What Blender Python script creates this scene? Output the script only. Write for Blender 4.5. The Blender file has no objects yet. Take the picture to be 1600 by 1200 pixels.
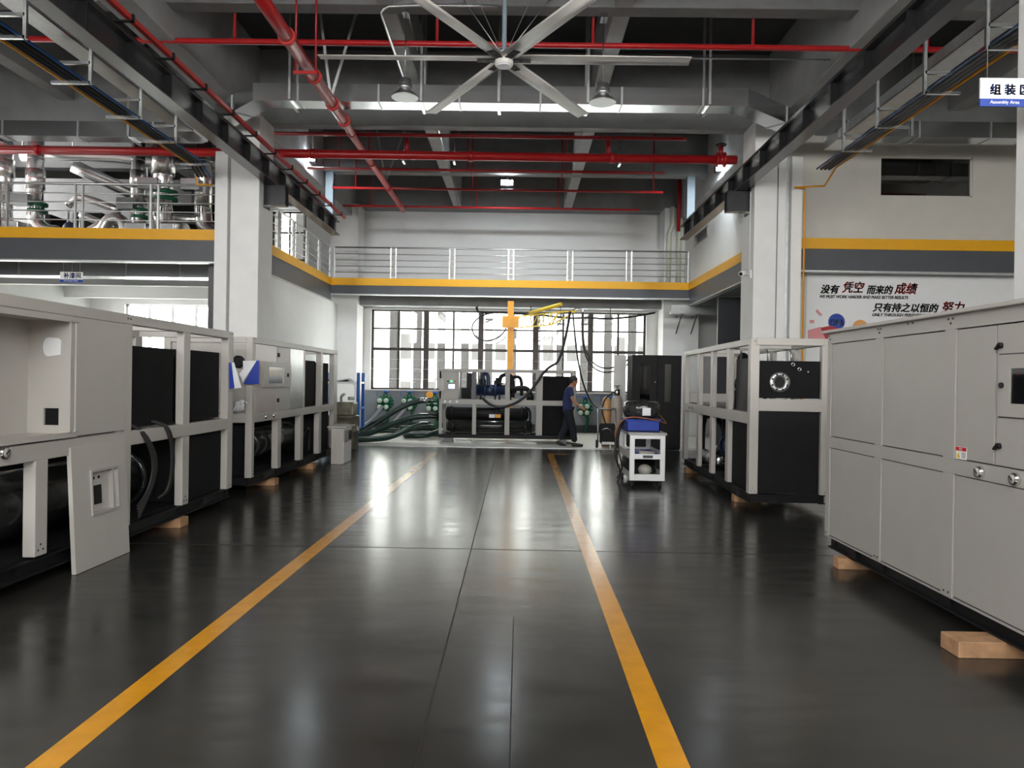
import bpy, bmesh, math, random
from mathutils import Vector, Matrix, Euler
random.seed(7)
S = bpy.context.scene
COL = S.collection
PI = math.pi

# ---------------------------------------------------------------- camera
FPX, YAW, PIT, ROLL, EYE = 1200.0, 12/1200, -5.2/1200, math.radians(0.9), 1.6
cam_d = bpy.data.cameras.new('camera'); cam_d.sensor_width = 36; cam_d.lens = 36*FPX/1600
cam_d.clip_end = 300
cam = bpy.data.objects.new('camera', cam_d); COL.objects.link(cam)
CM = Matrix.Rotation(YAW, 3, 'Z') @ Matrix.Rotation(PI/2+PIT, 3, 'X') @ Matrix.Rotation(ROLL, 3, 'Z')
cam.matrix_world = Matrix.Translation((0, 0, EYE)) @ CM.to_4x4()
S.camera = cam

# ---------------------------------------------------------------- world, exposure
S.view_settings.view_transform = 'Standard'; S.view_settings.look = 'None'
S.view_settings.gamma = 1; S.view_settings.use_curve_mapping = False
S.view_settings.exposure = 1.02
W = bpy.data.worlds.new('overcast_sky'); S.world = W; W.use_nodes = True
bg = W.node_tree.nodes['Background']
bg.inputs[0].default_value = (1.0, 0.99, 0.965, 1); bg.inputs[1].default_value = 6.6
S.cycles.max_bounces = 10; S.cycles.diffuse_bounces = 6; S.cycles.glossy_bounces = 5
S.cycles.transparent_max_bounces = 16
S.cycles.sample_clamp_indirect = 6.0
S.cycles.caustics_reflective = True; S.cycles.caustics_refractive = False

def light(name, kind, loc, energy, color=(1, 1, 1), size=1.0, size_y=None, rot=(0, 0, 0), portal=False, spot=None):
    d = bpy.data.lights.new(name, kind); d.energy = energy; d.color = color
    if kind == 'AREA':
        d.shape = 'RECTANGLE'; d.size = size; d.size_y = size_y or size
        if portal: d.cycles.is_portal = True
    else:
        d.shadow_soft_size = size
        if spot: d.spot_size = spot; d.spot_blend = 0.6
    o = bpy.data.objects.new(name, d); COL.objects.link(o); o.location = loc; o.rotation_euler = rot
    return o
# daylight comes in through the far window, the side windows and unseen high windows behind the camera
light('window_portal', 'AREA', (-0.4, 24.62, 2.53), 1, size=8.8, size_y=2.6, rot=(-PI/2, 0, 0), portal=True)
light('high_window_portal', 'AREA', (-1.7, -3.9, 5.7), 1, size=22.0, size_y=3.2, rot=(PI/2, 0, 0), portal=True)
light('upper_window_portal', 'AREA', (-13.8, 17.25, 6.1), 1, size=2.2, size_y=3.2, rot=(0, -PI/2, 0), portal=True)
light('side_window_portal', 'AREA', (-13.8, 21.2, 2.05), 1, size=1.1, size_y=4.4, rot=(0, -PI/2, 0), portal=True)

sun_d = bpy.data.lights.new('sun', 'SUN'); sun_d.energy = 30.0; sun_d.angle = .02; sun_d.color = (1, .97, .93)
sun = bpy.data.objects.new('sun', sun_d); COL.objects.link(sun); sun.location = (0, -10, 40); sun.rotation_euler = (math.radians(28), 0, 0)

# ---------------------------------------------------------------- helpers
def at(px, py, Y=None, Z=None, X=None):
    """point of the room that the photograph shows at a pixel, on a known plane"""
    d = CM @ Vector(((px-800)/FPX, (600-py)/FPX, -1))
    t = Y/d.y if Y is not None else ((Z-EYE)/d.z if Z is not None else X/d.x)
    return Vector((0, 0, EYE)) + t*d

WO = {}
def tag(o, label=None, cat=None, group=None, kind=None):
    if label: o['label'] = label
    if cat: o['category'] = cat
    if group: o['group'] = group
    if kind: o['kind'] = kind
    return o
def T(name, label, cat, loc, group=None):
    o = bpy.data.objects.new(name, None); COL.objects.link(o); o.location = loc
    o.empty_display_size = .1
    WO[o.name] = Vector(loc)
    return tag(o, label, cat, group)

class MB:
    def __init__(s): s.bm = bmesh.new()
    def box(s, x0, y0, z0, x1, y1, z1, m=0):
        x0, x1 = min(x0, x1), max(x0, x1); y0, y1 = min(y0, y1), max(y0, y1); z0, z1 = min(z0, z1), max(z0, z1)
        v = [s.bm.verts.new(p) for p in ((x0,y0,z0),(x1,y0,z0),(x1,y1,z0),(x0,y1,z0),(x0,y0,z1),(x1,y0,z1),(x1,y1,z1),(x0,y1,z1))]
        for q in ((3,2,1,0),(4,5,6,7),(0,1,5,4),(1,2,6,5),(2,3,7,6),(3,0,4,7)):
            f = s.bm.faces.new([v[i] for i in q]); f.material_index = m
        return s
    def bar(s, p, q, w, h=None, m=0, up=(0, 0, 1)):
        """rectangular bar between two points"""
        p, q = Vector(p), Vector(q); h = h or w; d = (q-p).normalized(); u = Vector(up)
        if abs(d.dot(u)) > .99: u = Vector((0, 1, 0))
        a = d.cross(u).normalized(); b = a.cross(d).normalized()
        v = []
        for e in (p, q):
            for i, j in ((-1,-1),(1,-1),(1,1),(-1,1)): v.append(s.bm.verts.new(e + a*i*w/2 + b*j*h/2))
        for k in ((3,2,1,0),(4,5,6,7),(0,1,5,4),(1,2,6,5),(2,3,7,6),(3,0,4,7)):
            f = s.bm.faces.new([v[i] for i in k]); f.material_index = m
        return s
    def cyl(s, p, q, r, seg=14, r2=None, m=0, caps=True):
        p, q = Vector(p), Vector(q); r2 = r if r2 is None else r2; d = (q-p).normalized()
        u = Vector((0, 0, 1)) if abs(d.z) < .9 else Vector((1, 0, 0))
        a = d.cross(u).normalized(); b = d.cross(a).normalized()
        A, B = [], []
        for i in range(seg):
            t = 2*PI*i/seg; w = a*math.cos(t)+b*math.sin(t)
            A.append(s.bm.verts.new(p+w*r)); B.append(s.bm.verts.new(q+w*r2))
        for i in range(seg):
            j = (i+1) % seg
            f = s.bm.faces.new((A[i], B[i], B[j], A[j])); f.smooth = True; f.material_index = m
        if caps:
            f = s.bm.faces.new(A); f.material_index = m
            f = s.bm.faces.new(B[::-1]); f.material_index = m
        return s
    def tube(s, pts, r, seg=8, m=0, smooth_path=0, closed=False):
        pts = [Vector(p) for p in pts]
        for _ in range(smooth_path):
            n = [pts[0]]
            for i in range(len(pts)-1):
                n += [pts[i]*.75+pts[i+1]*.25, pts[i]*.25+pts[i+1]*.75]
            n.append(pts[-1]); pts = n
        N = len(pts); rings = []; a = None
        for i in range(N):
            if closed: d = pts[(i+1) % N]-pts[i-1]
            else: d = (pts[min(i+1, N-1)]-pts[max(i-1, 0)])
            d = d.normalized() if d.length > 1e-9 else Vector((0, 0, 1))
            if a is None:
                u = Vector((0, 0, 1)) if abs(d.z) < .9 else Vector((1, 0, 0)); a = d.cross(u).normalized()
            else:
                a = a - d*a.dot(d); a = a.normalized() if a.length > 1e-6 else d.orthogonal().normalized()
            b = d.cross(a)
            rings.append([s.bm.verts.new(pts[i]+(a*math.cos(2*PI*k/seg)+b*math.sin(2*PI*k/seg))*(r(i/(N-1)) if callable(r) else r)) for k in range(seg)])
        for i in range(N if closed else N-1):
            A, B = rings[i], rings[(i+1) % N]
            for k in range(seg):
                j = (k+1) % seg
                f = s.bm.faces.new((A[k], A[j], B[j], B[k])); f.smooth = True; f.material_index = m
        if not closed:
            f = s.bm.faces.new(rings[0][::-1]); f.material_index = m
            f = s.bm.faces.new(rings[-1]); f.material_index = m
        return s
    def prism(s, poly, vec, m=0, flat=True):
        """extrude a polygon (3D points) along vec"""
        vec = Vector(vec); A = [s.bm.verts.new(p) for p in poly]; B = [s.bm.verts.new(Vector(p)+vec) for p in poly]
        n = len(A)
        for i in range(n):
            j = (i+1) % n; f = s.bm.faces.new((A[i], A[j], B[j], B[i])); f.material_index = m; f.smooth = not flat
        f = s.bm.faces.new(A[::-1]); f.material_index = m
        f = s.bm.faces.new(B); f.material_index = m
        return s
    def lathe(s, prof, base, axis=(0, 0, 1), seg=20, m=0, flat=False):
        """profile list of (radius, distance along axis)"""
        base = Vector(base); d = Vector(axis).normalized()
        u = Vector((0, 0, 1)) if abs(d.z) < .9 else Vector((1, 0, 0))
        a = d.cross(u).normalized(); b = d.cross(a).normalized(); rings = []
        for r, t in prof:
            if r < 1e-6: rings.append([s.bm.verts.new(base+d*t)])
            else: rings.append([s.bm.verts.new(base+d*t+(a*math.cos(2*PI*k/seg)+b*math.sin(2*PI*k/seg))*r) for k in range(seg)])
        for A, B in zip(rings, rings[1:]):
            for k in range(seg):
                j = (k+1) % seg
                if len(A) == 1 and len(B) == 1: continue
                if len(A) == 1: q = (A[0], B[k], B[j])
                elif len(B) == 1: q = (A[k], B[0], A[j])
                else: q = (A[k], B[k], B[j], A[j])
                f = s.bm.faces.new(q); f.smooth = not flat; f.material_index = m
        for R, rev in ((rings[0], False), (rings[-1], True)):
            if len(R) > 2:
                f = s.bm.faces.new(R[::-1] if rev else R); f.material_index = m
        return s
    def ball(s, c, r, m=0, sc=(1, 1, 1), seg=14):
        mat_ = Matrix.Translation(c) @ Matrix.Diagonal((r*sc[0], r*sc[1], r*sc[2], 1))
        g = bmesh.ops.create_uvsphere(s.bm, u_segments=seg, v_segments=max(6, seg//2+2), radius=1, matrix=mat_)
        for v in g['verts']:
            for f in v.link_faces: f.smooth = True; f.material_index = m
        return s
    def xf(s, M):
        bmesh.ops.transform(s.bm, matrix=M, verts=s.bm.verts); return s
    def build(s, name, mats, parent=None, loc=None, bev=0):
        bm = s.bm
        bmesh.ops.recalc_face_normals(bm, faces=bm.faces)
        vs = [v.co for v in bm.verts]
        if parent is not None: org = WO[parent.name]
        elif loc is not None: org = Vector(loc)
        else:
            org = Vector(((min(v.x for v in vs)+max(v.x for v in vs))/2, (min(v.y for v in vs)+max(v.y for v in vs))/2, min(v.z for v in vs)))
        bmesh.ops.translate(bm, vec=-org, verts=bm.verts)
        me = bpy.data.meshes.new(name); bm.to_mesh(me); bm.free()
        for mm in (mats if isinstance(mats, (list, tuple)) else [mats]): me.materials.append(mm)
        o = bpy.data.objects.new(name, me); COL.objects.link(o)
        if parent is not None: o.parent = parent; WO[o.name] = WO[parent.name]
        else: o.location = org; WO[o.name] = org
        if bev:
            b = o.modifiers.new('bevel', 'BEVEL'); b.width = bev; b.segments = 2; b.limit_method = 'ANGLE'; b.angle_limit = .6
        return o
def box(*a, **k): return MB().box(*a, **k)
def struct(mb, name, mats, parent=None, bev=0):
    o = mb.build(name, mats, parent, bev=bev)
    if parent is None: o['kind'] = 'structure'
    return o
def copy_tree(o, parent=None):
    c = o.copy(); COL.objects.link(c)
    if parent is not None: c.parent = parent
    WO[c.name] = WO[o.name]
    for ch in list(o.children): copy_tree(ch, c)
    return c

FONT = bpy.data.fonts.load('<builtin>')
def text(body, size, loc, facing, mat_, parent, name='lettering', depth=.004, shear=0, bold=0, width=None, align='LEFT'):
    """solid lettering; facing = 'front' reads from -Y, 'right'/'left' read from +X / -X"""
    cu = bpy.data.curves.new('t', 'FONT'); cu.body = body; cu.size = size; cu.font = FONT
    cu.extrude = depth/2; cu.shear = shear; cu.align_x = align
    cu.resolution_u = 3
    o = bpy.data.objects.new('t', cu); COL.objects.link(o)
    dg = bpy.context.evaluated_depsgraph_get(); me = bpy.data.meshes.new_from_object(o.evaluated_get(dg))
    bpy.data.objects.remove(o); bpy.data.curves.remove(cu)
    bm = bmesh.new(); bm.from_mesh(me); bpy.data.meshes.remove(me)
    if bold:
        src = bm.copy(); tmp = bpy.data.meshes.new('tmp')
        for dx, dy in ((bold, 0), (0, bold), (bold, bold)):
            c2 = src.copy(); bmesh.ops.translate(c2, vec=(dx, dy, 0), verts=c2.verts); c2.to_mesh(tmp); bm.from_mesh(tmp); c2.free()
        src.free(); bpy.data.meshes.remove(tmp)
    if width and bm.verts:
        xs = [v.co.x for v in bm.verts]; w = max(xs)-min(xs)
        bmesh.ops.scale(bm, vec=(width/w, 1, 1), verts=bm.verts)
    R = Matrix.Rotation(PI/2, 4, 'X')
    if facing == 'right': R = Matrix.Rotation(PI/2, 4, 'Z') @ R
    if facing == 'left': R = Matrix.Rotation(-PI/2, 4, 'Z') @ R
    mb = MB(); mb.bm.free(); mb.bm = bm
    mb.xf(Matrix.Translation(loc) @ R)
    bm_n = mb.bm
    org = WO[parent.name]; bmesh.ops.translate(bm_n, vec=-org, verts=bm_n.verts)
    m2 = bpy.data.meshes.new(name); bm_n.to_mesh(m2); bm_n.free(); m2.materials.clear(); m2.materials.append(mat_)
    for p in m2.polygons: p.material_index = 0
    ob = bpy.data.objects.new(name, m2); COL.objects.link(ob); ob.parent = parent; WO[ob.name] = org
    return ob

# ---------------------------------------------------------------- materials
def mat(name, col, rough=.5, metal=0.0, var=.06, scale=6.0, bump=0.0, bscale=60.0, rvar=0.0, spec=.5, coat=0.0):
    m = bpy.data.materials.new(name); m.use_nodes = True; nt = m.node_tree; N = nt.nodes; L = nt.links
    b = N['Principled BSDF']
    b.inputs['Roughness'].default_value = rough; b.inputs['Metallic'].default_value = metal
    b.inputs['Specular IOR Level'].default_value = spec; b.inputs['Coat Weight'].default_value = coat
    tc = N.new('ShaderNodeTexCoord'); no = N.new('ShaderNodeTexNoise'); no.inputs['Scale'].default_value = scale
    no.inputs['Detail'].default_value = 4; L.new(tc.outputs['Object'], no.inputs['Vector'])
    r = N.new('ShaderNodeValToRGB'); c = col
    r.color_ramp.elements[0].position = .3; r.color_ramp.elements[1].position = .7
    r.color_ramp.elements[0].color = (c[0]*(1-var), c[1]*(1-var), c[2]*(1-var), 1)
    r.color_ramp.elements[1].color = (min(1, c[0]*(1+var)), min(1, c[1]*(1+var)), min(1, c[2]*(1+var)), 1)
    L.new(no.outputs['Fac'], r.inputs[0]); L.new(r.outputs[0], b.inputs['Base Color'])
    if rvar:
        mr = N.new('ShaderNodeMapRange'); mr.inputs[3].default_value = rough-rvar; mr.inputs[4].default_value = rough+rvar
        L.new(no.outputs['Fac'], mr.inputs[0]); L.new(mr.outputs[0], b.inputs['Roughness'])
    if bump:
        n2 = N.new('ShaderNodeTexNoise'); n2.inputs['Scale'].default_value = bscale; L.new(tc.outputs['Object'], n2.inputs['Vector'])
        bp = N.new('ShaderNodeBump'); bp.inputs['Strength'].default_value = bump; bp.inputs['Distance'].default_value = .01
        L.new(n2.outputs['Fac'], bp.inputs['Height']); L.new(bp.outputs[0], b.inputs['Normal'])
    return m
def glow(name, col, strength):
    m = bpy.data.materials.new(name); m.use_nodes = True; b = m.node_tree.nodes['Principled BSDF']
    b.inputs['Base Color'].default_value = (*col, 1); b.inputs['Emission Color'].default_value = (*col, 1)
    b.inputs['Emission Strength'].default_value = strength; return m
def glass(name, tint=(.95, .98, .97), refl=.08, rough=.02):
    m = bpy.data.materials.new(name); m.use_nodes = True; nt = m.node_tree; N = nt.nodes; L = nt.links
    N.remove(N['Principled BSDF']); t = N.new('ShaderNodeBsdfTransparent'); t.inputs[0].default_value = (*tint, 1)
    g = N.new('ShaderNodeBsdfGlossy'); g.inputs['Roughness'].default_value = rough; mx = N.new('ShaderNodeMixShader')
    mx.inputs[0].default_value = refl; L.new(t.outputs[0], mx.inputs[1]); L.new(g.outputs[0], mx.inputs[2])
    L.new(mx.outputs[0], N['Material Output'].inputs[0]); return m
def srgb(r, g, b):
    f = lambda c: (c/255/12.92) if c/255 <= .04045 else ((c/255+.055)/1.055)**2.4
    return (f(r), f(g), f(b))

M = {}
M['white_paint'] = mat('white_wall_paint', (.80, .80, .79), .6, var=.02, scale=2, bump=.03)
M['col_white'] = mat('column_white_paint', (.82, .82, .81), .55, var=.03, scale=3, bump=.04)
M['cream_wall'] = mat('cream_wall_panel', (.62, .60, .55), .5, var=.03, scale=2)
M['dado'] = mat('grey_dado_paint', (.20, .215, .235), .5, var=.1, scale=4, bump=.05)
M['black_base'] = mat('black_skirting', (.015, .015, .017), .5)
M['beam_grey'] = mat('grey_ceiling_paint', (.24, .245, .25), .65, var=.12, scale=2.5, bump=.08)
M['lit_girder_grey'] = mat('girder_grey_lit_copy', (.40, .405, .41), .6, var=.10, scale=2.5, bump=.06)  # lighter copy of the beam grey; light on the girders put into colour
M['slab'] = mat('dark_ceiling_slab', (.075, .078, .08), .8, var=.12, scale=1.5, bump=.05)
M['steel_dark'] = mat('dark_grey_steel_paint', (.032, .033, .036), .24, var=.1, scale=3, spec=.5)
M['steel_grey'] = mat('slate_grey_steel_paint', (.075, .08, .092), .4, var=.05, scale=3)
M['crane_flange'] = mat('grey_crane_steel', (.06, .062, .065), .38, var=.1, scale=3)
M['post_blue'] = mat('pale_blue_steel', (.24, .31, .36), .5, var=.06)
M['yellow_band'] = mat('yellow_edge_paint', srgb(235, 172, 10), .42, var=.03)
M['red_pipe'] = mat('red_pipe_paint', srgb(172, 26, 30), .32, var=.08, scale=5)
M['red_light'] = mat('salmon_red_paint', srgb(196, 60, 54), .4, var=.05)
M['galv'] = mat('galvanised_steel', (.62, .64, .65), .225, 1.0, var=.04, scale=4)
M['galv_dull'] = mat('dull_galvanised_steel', (.50, .52, .52), .40, .9, var=.08, scale=9)
M['silver'] = mat('aluminium_cladding', (.88, .88, .87), .27, 1.0, var=.05, scale=14, bump=.15, bscale=18)
M['stainless'] = mat('stainless_tube', (.72, .72, .72), .38, 1.0, var=.03)
M['mach_white'] = mat('warm_white_powder_coat', (.47, .45, .42), .42, var=.02, scale=4)
M['mach_grey'] = mat('light_grey_powder_coat', (.395, .378, .355), .40, var=.02, scale=4)
M['mach_pink'] = mat('filmed_pale_panel', (.52, .455, .43), .3, var=.02)
M['film'] = mat('film_covered_panel', (.52, .53, .53), .22, .35, var=.06, scale=3, rvar=.06)
M['black'] = mat('black_paint', (.009, .009, .010), .55, var=.2, spec=.25)
M['black_gloss'] = mat('black_gloss_paint', (.015, .017, .016), .16, var=.2)
M['black_matte'] = mat('black_foam', (.010, .0105, .011), .8, var=.15, bump=.1, spec=.15)
M['rubber'] = mat('black_rubber', (.014, .014, .014), .55, var=.15)
M['blue_steel'] = mat('blue_steel_paint', srgb(30, 92, 168), .4)
M['navy_motor'] = mat('dark_blue_motor_paint', srgb(26, 40, 72), .35, var=.1)
M['green_pipe'] = mat('green_pipe_paint', srgb(20, 92, 66), .4, var=.15)
M['green_hose'] = mat('dark_green_hose', srgb(18, 46, 38), .35, var=.2)
M['valve_white'] = mat('pale_green_cap', srgb(178, 196, 182), .45)
M['wood'] = mat('pine_wood', srgb(168, 130, 96), .7, var=.25, scale=12, bump=.1)
M['yellow_gas'] = mat('yellow_pipe_paint', srgb(222, 150, 22), .4)
M['blue_pipe'] = mat('blue_pipe_paint', srgb(34, 92, 160), .4)
M['black_pipe'] = mat('black_insulated_pipe', (.02, .022, .024), .5)
M['jib_yellow'] = mat('orange_yellow_jib_paint', srgb(232, 160, 34), .4)
M['jib_light'] = mat('bright_yellow_jib_paint', srgb(240, 208, 70), .4)
M['sign_white'] = mat('sign_white', (.84, .85, .86), .4, var=.01)
M['sign_blue'] = mat('sign_blue', srgb(18, 62, 160), .4, var=.02)
M['ink_blue'] = mat('ink_navy', srgb(22, 50, 132), .5, var=0)
M['ink_black'] = mat('ink_black', (.01, .01, .01), .5, var=0)
M['ink_red'] = mat('ink_red', srgb(196, 24, 30), .5, var=0)
M['ink_white'] = mat('ink_white', (.9, .9, .9), .5, var=0)
M['pink'] = mat('print_pink', srgb(226, 150, 156), .5, var=.02)
M['print_red'] = mat('print_red', srgb(176, 36, 48), .5, var=.02)
M['orange'] = mat('print_orange', srgb(226, 160, 92), .5, var=.02)
M['paper'] = mat('white_paper', (.78, .79, .82), .7, var=.03)
M['paper_blue'] = mat('blue_paper', srgb(28, 58, 158), .5, var=.05)
M['fan_white'] = mat('fan_blade_alloy', (.80, .78, .75), .4, .0, var=.03)
M['skin'] = mat('skin', srgb(176, 122, 96), .55, var=.05)
M['hair'] = mat('black_hair', (.012, .011, .011), .5, var=.3, scale=40)
M['navy_shirt'] = mat('navy_cotton', srgb(36, 48, 92), .85, var=.12, scale=14, bump=.1)
M['trousers'] = mat('dark_trousers', srgb(20, 24, 34), .85, var=.15, scale=14, bump=.1)
M['shoe'] = mat('dark_shoe', (.012, .012, .012), .5)
M['cyl_tan'] = mat('grey_tan_cylinder_paint', srgb(176, 166, 156), .4, var=.05)
M['cyl_orange'] = mat('orange_cylinder_paint', srgb(206, 156, 104), .4, var=.05)
M['blue_plastic'] = mat('blue_plastic', srgb(26, 58, 156), .35, var=.1)
M['wrap'] = mat('wrapped_black_hose', (.03, .03, .03), .12, var=.5, scale=20, bump=.3, bscale=30)
M['cable_orange'] = mat('orange_cable', srgb(170, 104, 60), .5)
M['bronze'] = mat('bronze_window_frame', (.045, .038, .036), .4, .3, var=.05)
M['pane'] = glass('window_glass')
M['dark_pane'] = glass('smoked_glass', (.25, .26, .26), .22, .03)
M['clear_plate'] = glass('clear_plate', (.6, .6, .62), .25, .04)
M['facade'] = mat('white_render_facade', (.62, .62, .61), .9, var=.02, spec=0)
M['facade_grey'] = mat('dark_grey_pilaster', (.022, .021, .021), .9, var=.03, spec=0)
M['facade_window'] = mat('outdoor_window_shutter', (.055, .053, .053), .9, var=.03, spec=0)
M['ground_out'] = mat('outdoor_paving', (.4, .4, .4), .8)
M['lamp_on'] = glow('floodlight_lens', (.86, .95, 1.0), 60)
M['led_green'] = glow('green_indicator', (.05, .9, .25), 1.5)
M['screen'] = glow('lit_screen', (.75, .85, 1.0), 1.6)
M['red_plastic'] = mat('red_plastic', srgb(200, 30, 40), .35)
M['chrome'] = mat('chrome', (.8, .8, .8), .1, 1.0, var=.02)
M['brushed'] = mat('drum_galvanised', srgb(140, 136, 120), .5, .6, var=.35, scale=7)
M['pvc'] = mat('cream_pvc', srgb(214, 216, 200), .4)
M['reflector'] = mat('lamp_reflector', (.42, .42, .42), .35, .9)

def floor_mat():
    m = bpy.data.materials.new('polished_dark_concrete'); m.use_nodes = True; nt = m.node_tree; N = nt.nodes; L = nt.links
    b = N['Principled BSDF']; tc = N.new('ShaderNodeTexCoord')
    a = N.new('ShaderNodeTexNoise'); a.inputs['Scale'].default_value = .9; a.inputs['Detail'].default_value = 8; a.inputs['Roughness'].default_value = .65
    L.new(tc.outputs['Object'], a.inputs['Vector'])
    r = N.new('ShaderNodeValToRGB'); r.color_ramp.elements[0].position = .32; r.color_ramp.elements[1].position = .72
    r.color_ramp.elements[0].color = (.019, .019, .0172, 1); r.color_ramp.elements[1].color = (.046, .044, .040, 1)
    L.new(a.outputs['Fac'], r.inputs[0]); L.new(r.outputs[0], b.inputs['Base Color'])
    mp = N.new('ShaderNodeMapping'); mp.inputs['Scale'].default_value = (1.2, 5, 1); L.new(tc.outputs['Object'], mp.inputs[0])
    c = N.new('ShaderNodeTexNoise'); c.inputs['Scale'].default_value = 1.5; c.inputs['Detail'].default_value = 2; L.new(mp.outputs[0], c.inputs['Vector'])
    mr = N.new('ShaderNodeMapRange'); mr.inputs[1].default_value = .2; mr.inputs[2].default_value = .8
    mr.inputs[3].default_value = .15; mr.inputs[4].default_value = .27
    L.new(c.outputs['Fac'], mr.inputs[0]); L.new(mr.outputs[0], b.inputs['Roughness'])
    d = N.new('ShaderNodeTexNoise'); d.inputs['Scale'].default_value = 2.2; L.new(tc.outputs['Object'], d.inputs['Vector'])
    bp = N.new('ShaderNodeBump'); bp.inputs['Strength'].default_value = .05; bp.inputs['Distance'].default_value = .02
    L.new(d.outputs['Fac'], bp.inputs['Height']); L.new(bp.outputs[0], b.inputs['Normal'])
    b.inputs['Specular IOR Level'].default_value = .48
    return m
M['floor'] = floor_mat()
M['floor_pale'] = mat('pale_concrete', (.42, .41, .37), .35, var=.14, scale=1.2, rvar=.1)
M['lane'] = mat('yellow_lane_paint', srgb(200, 138, 20), .2, var=.1, scale=8, spec=.9)
M['joint'] = mat('joint_filler', (.012, .012, .012), .6)
M['groove'] = mat('dark_panel_gap', (.05, .05, .05), .6)
# ================================================================ STRUCTURE
ZM = 4.55           # upper-floor level
struct(box(-14, -4, -.2, 10.6, 18.3, 0), 'floor', M['floor'])
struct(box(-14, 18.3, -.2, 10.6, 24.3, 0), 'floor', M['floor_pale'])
# lane markings, joints
def strip(name, x0a, x1a, y0, x0b, x1b, y1, z, m, bx=None):
    mb = MB(); v = [(x0a, y0, 0.0005), (x1a, y0, 0.0005), (x1b, y1, 0.0005), (x0b, y1, 0.0005)]
    mb.prism(v, (0, 0, z)); return struct(mb, name, m)
strip('floor_marking', -2.02, -1.885, -3, -1.885, -1.745, 16.9, .0015, M['lane'])
strip('floor_marking', .585, .725, -3, .63, .76, 16.85, .0015, M['lane'])
strip('floor_marking', .63, 1.12, 16.85, .63, 1.12, 16.97, .0015, M['lane'])
strip('floor_marking', 2.4, 2.62, 15.4, 3.0, 3.2, 18.1, .0015, M['lane'])
strip('floor_joint', -.376, -.366, -3, -.49, -.482, 15.6, .001, M['joint'])
strip('floor_joint', -5, 4, 7.25, -5, 4, 7.262, .0008, M['joint'])
strip('floor_joint', -.02, -.014, 2.5, -.02, -.014, 5.2, .0008, M['joint'])
dr = T('floor_drain', 'long narrow steel drain grating across the floor in front of the test bay', 'drain', (-.6, 18.3, 0))
mb = MB(); mb.box(-3.9, 18.24, .001, 3.2, 18.26, .012); mb.box(-3.9, 18.42, .001, 3.2, 18.44, .012)
mb.build('frame', M['galv_dull'], dr)
mb = MB()
for i in range(118): mb.box(-3.86+i*.06, 18.26, .001, -3.83+i*.06, 18.42, .010)
mb.build('grating', M['black'], dr)

# ceiling slab and beams
struct(box(-14, -4, 8.0, 10.6, 24.3, 8.25), 'ceiling', M['slab'])
for y0, y1, zb in ((1.9, 2.2, 6.95), (6.27, 6.57, 6.54), (10.99, 11.29, 6.95), (14.97, 15.27, 6.54), (19.85, 20.2, 6.95), (23.75, 24.3, 6.9)):
    struct(box(-14, y0, zb, 10.6, y1, 8.0), 'ceiling_beam', M['beam_grey'], bev=.015)
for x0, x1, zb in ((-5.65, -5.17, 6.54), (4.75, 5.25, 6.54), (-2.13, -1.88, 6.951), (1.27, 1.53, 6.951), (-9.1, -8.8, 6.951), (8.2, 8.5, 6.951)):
    struct(box(x0, -4, zb, x1, 24.3, 8.0), 'ceiling_beam', M['lit_girder_grey'], bev=.015)

# columns
def column(x0, x1, y0, y1, z1, m='col_white'):
    return struct(box(x0, y0, 0, x1, y1, z1), 'column', M[m], bev=.012)
column(-5.49, -4.95, 14.4, 15.2, 6.54); column(4.33, 4.925, 14.4, 15.2, 6.54)
column(-5.83, -5.585, 14.5, 14.85, 5.86); column(5.056, 5.26, 14.5, 14.85, 5.9)
column(-5.85, -4.97, 23.3, 24.2, 6.9); column(4.31, 5.39, 23.3, 24.2, 6.9)
column(4.42, 4.98, 6.15, 6.95, 6.54); column(-5.7, -5.1, 6.0, 6.8, 6.54)
# galvanised covers between column and steel post
struct(box(-5.585, 14.62, 0, -5.49, 14.8, 5.9), 'trim_1', M['galv_dull'])
struct(box(4.925, 14.62, 0, 5.056, 14.8, 5.9), 'trim_2', M['galv_dull'])

def wall_holes(name, x0, x1, z0, z1, y0, y1, holes, m, axis='x'):
    xs = sorted({x0, x1, *[h[0] for h in holes], *[h[1] for h in holes]})
    mb = MB()
    for a, b in zip(xs, xs[1:]):
        cut = sorted([(h[2], h[3]) for h in holes if h[0] <= a and h[1] >= b]); z = z0
        for c0, c1 in cut + [(z1, z1)]:
            if c0 > z:
                if axis == 'x': mb.box(a, y0, z, b, y1, c0)
                else: mb.box(y0, a, z, y1, b, c0)
            z = c1
    bmesh.ops.remove_doubles(mb.bm, verts=mb.bm.verts, dist=1e-5)
    return struct(mb, name, m)
wall_holes('wall_back', -14, 10.6, 0, 8, 24.3, 24.6,
           [(-4.74, 3.97, 1.26, 3.8), (-7.95, -6.85, 5.3, 6.87), (-12.6, -9.6, 1.0, 3.85)], M['white_paint'])
wall_holes('wall_left', -4, 24.3, 0, 8, -14, -13.7, [(15.65, 18.85, 5.0, 7.2), (19, 23.4, 1.5, 2.6)], M['white_paint'], 'y')
struct(box(10.6, -4, 0, 10.9, 24.3, 8), 'wall_right', M['cream_wall'])
wall_holes('wall_front', -14, 10.6, 0, 8, -4, -3.8, [(-12.7, 9.3, 4.1, 7.3)], M['white_paint'])
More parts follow.
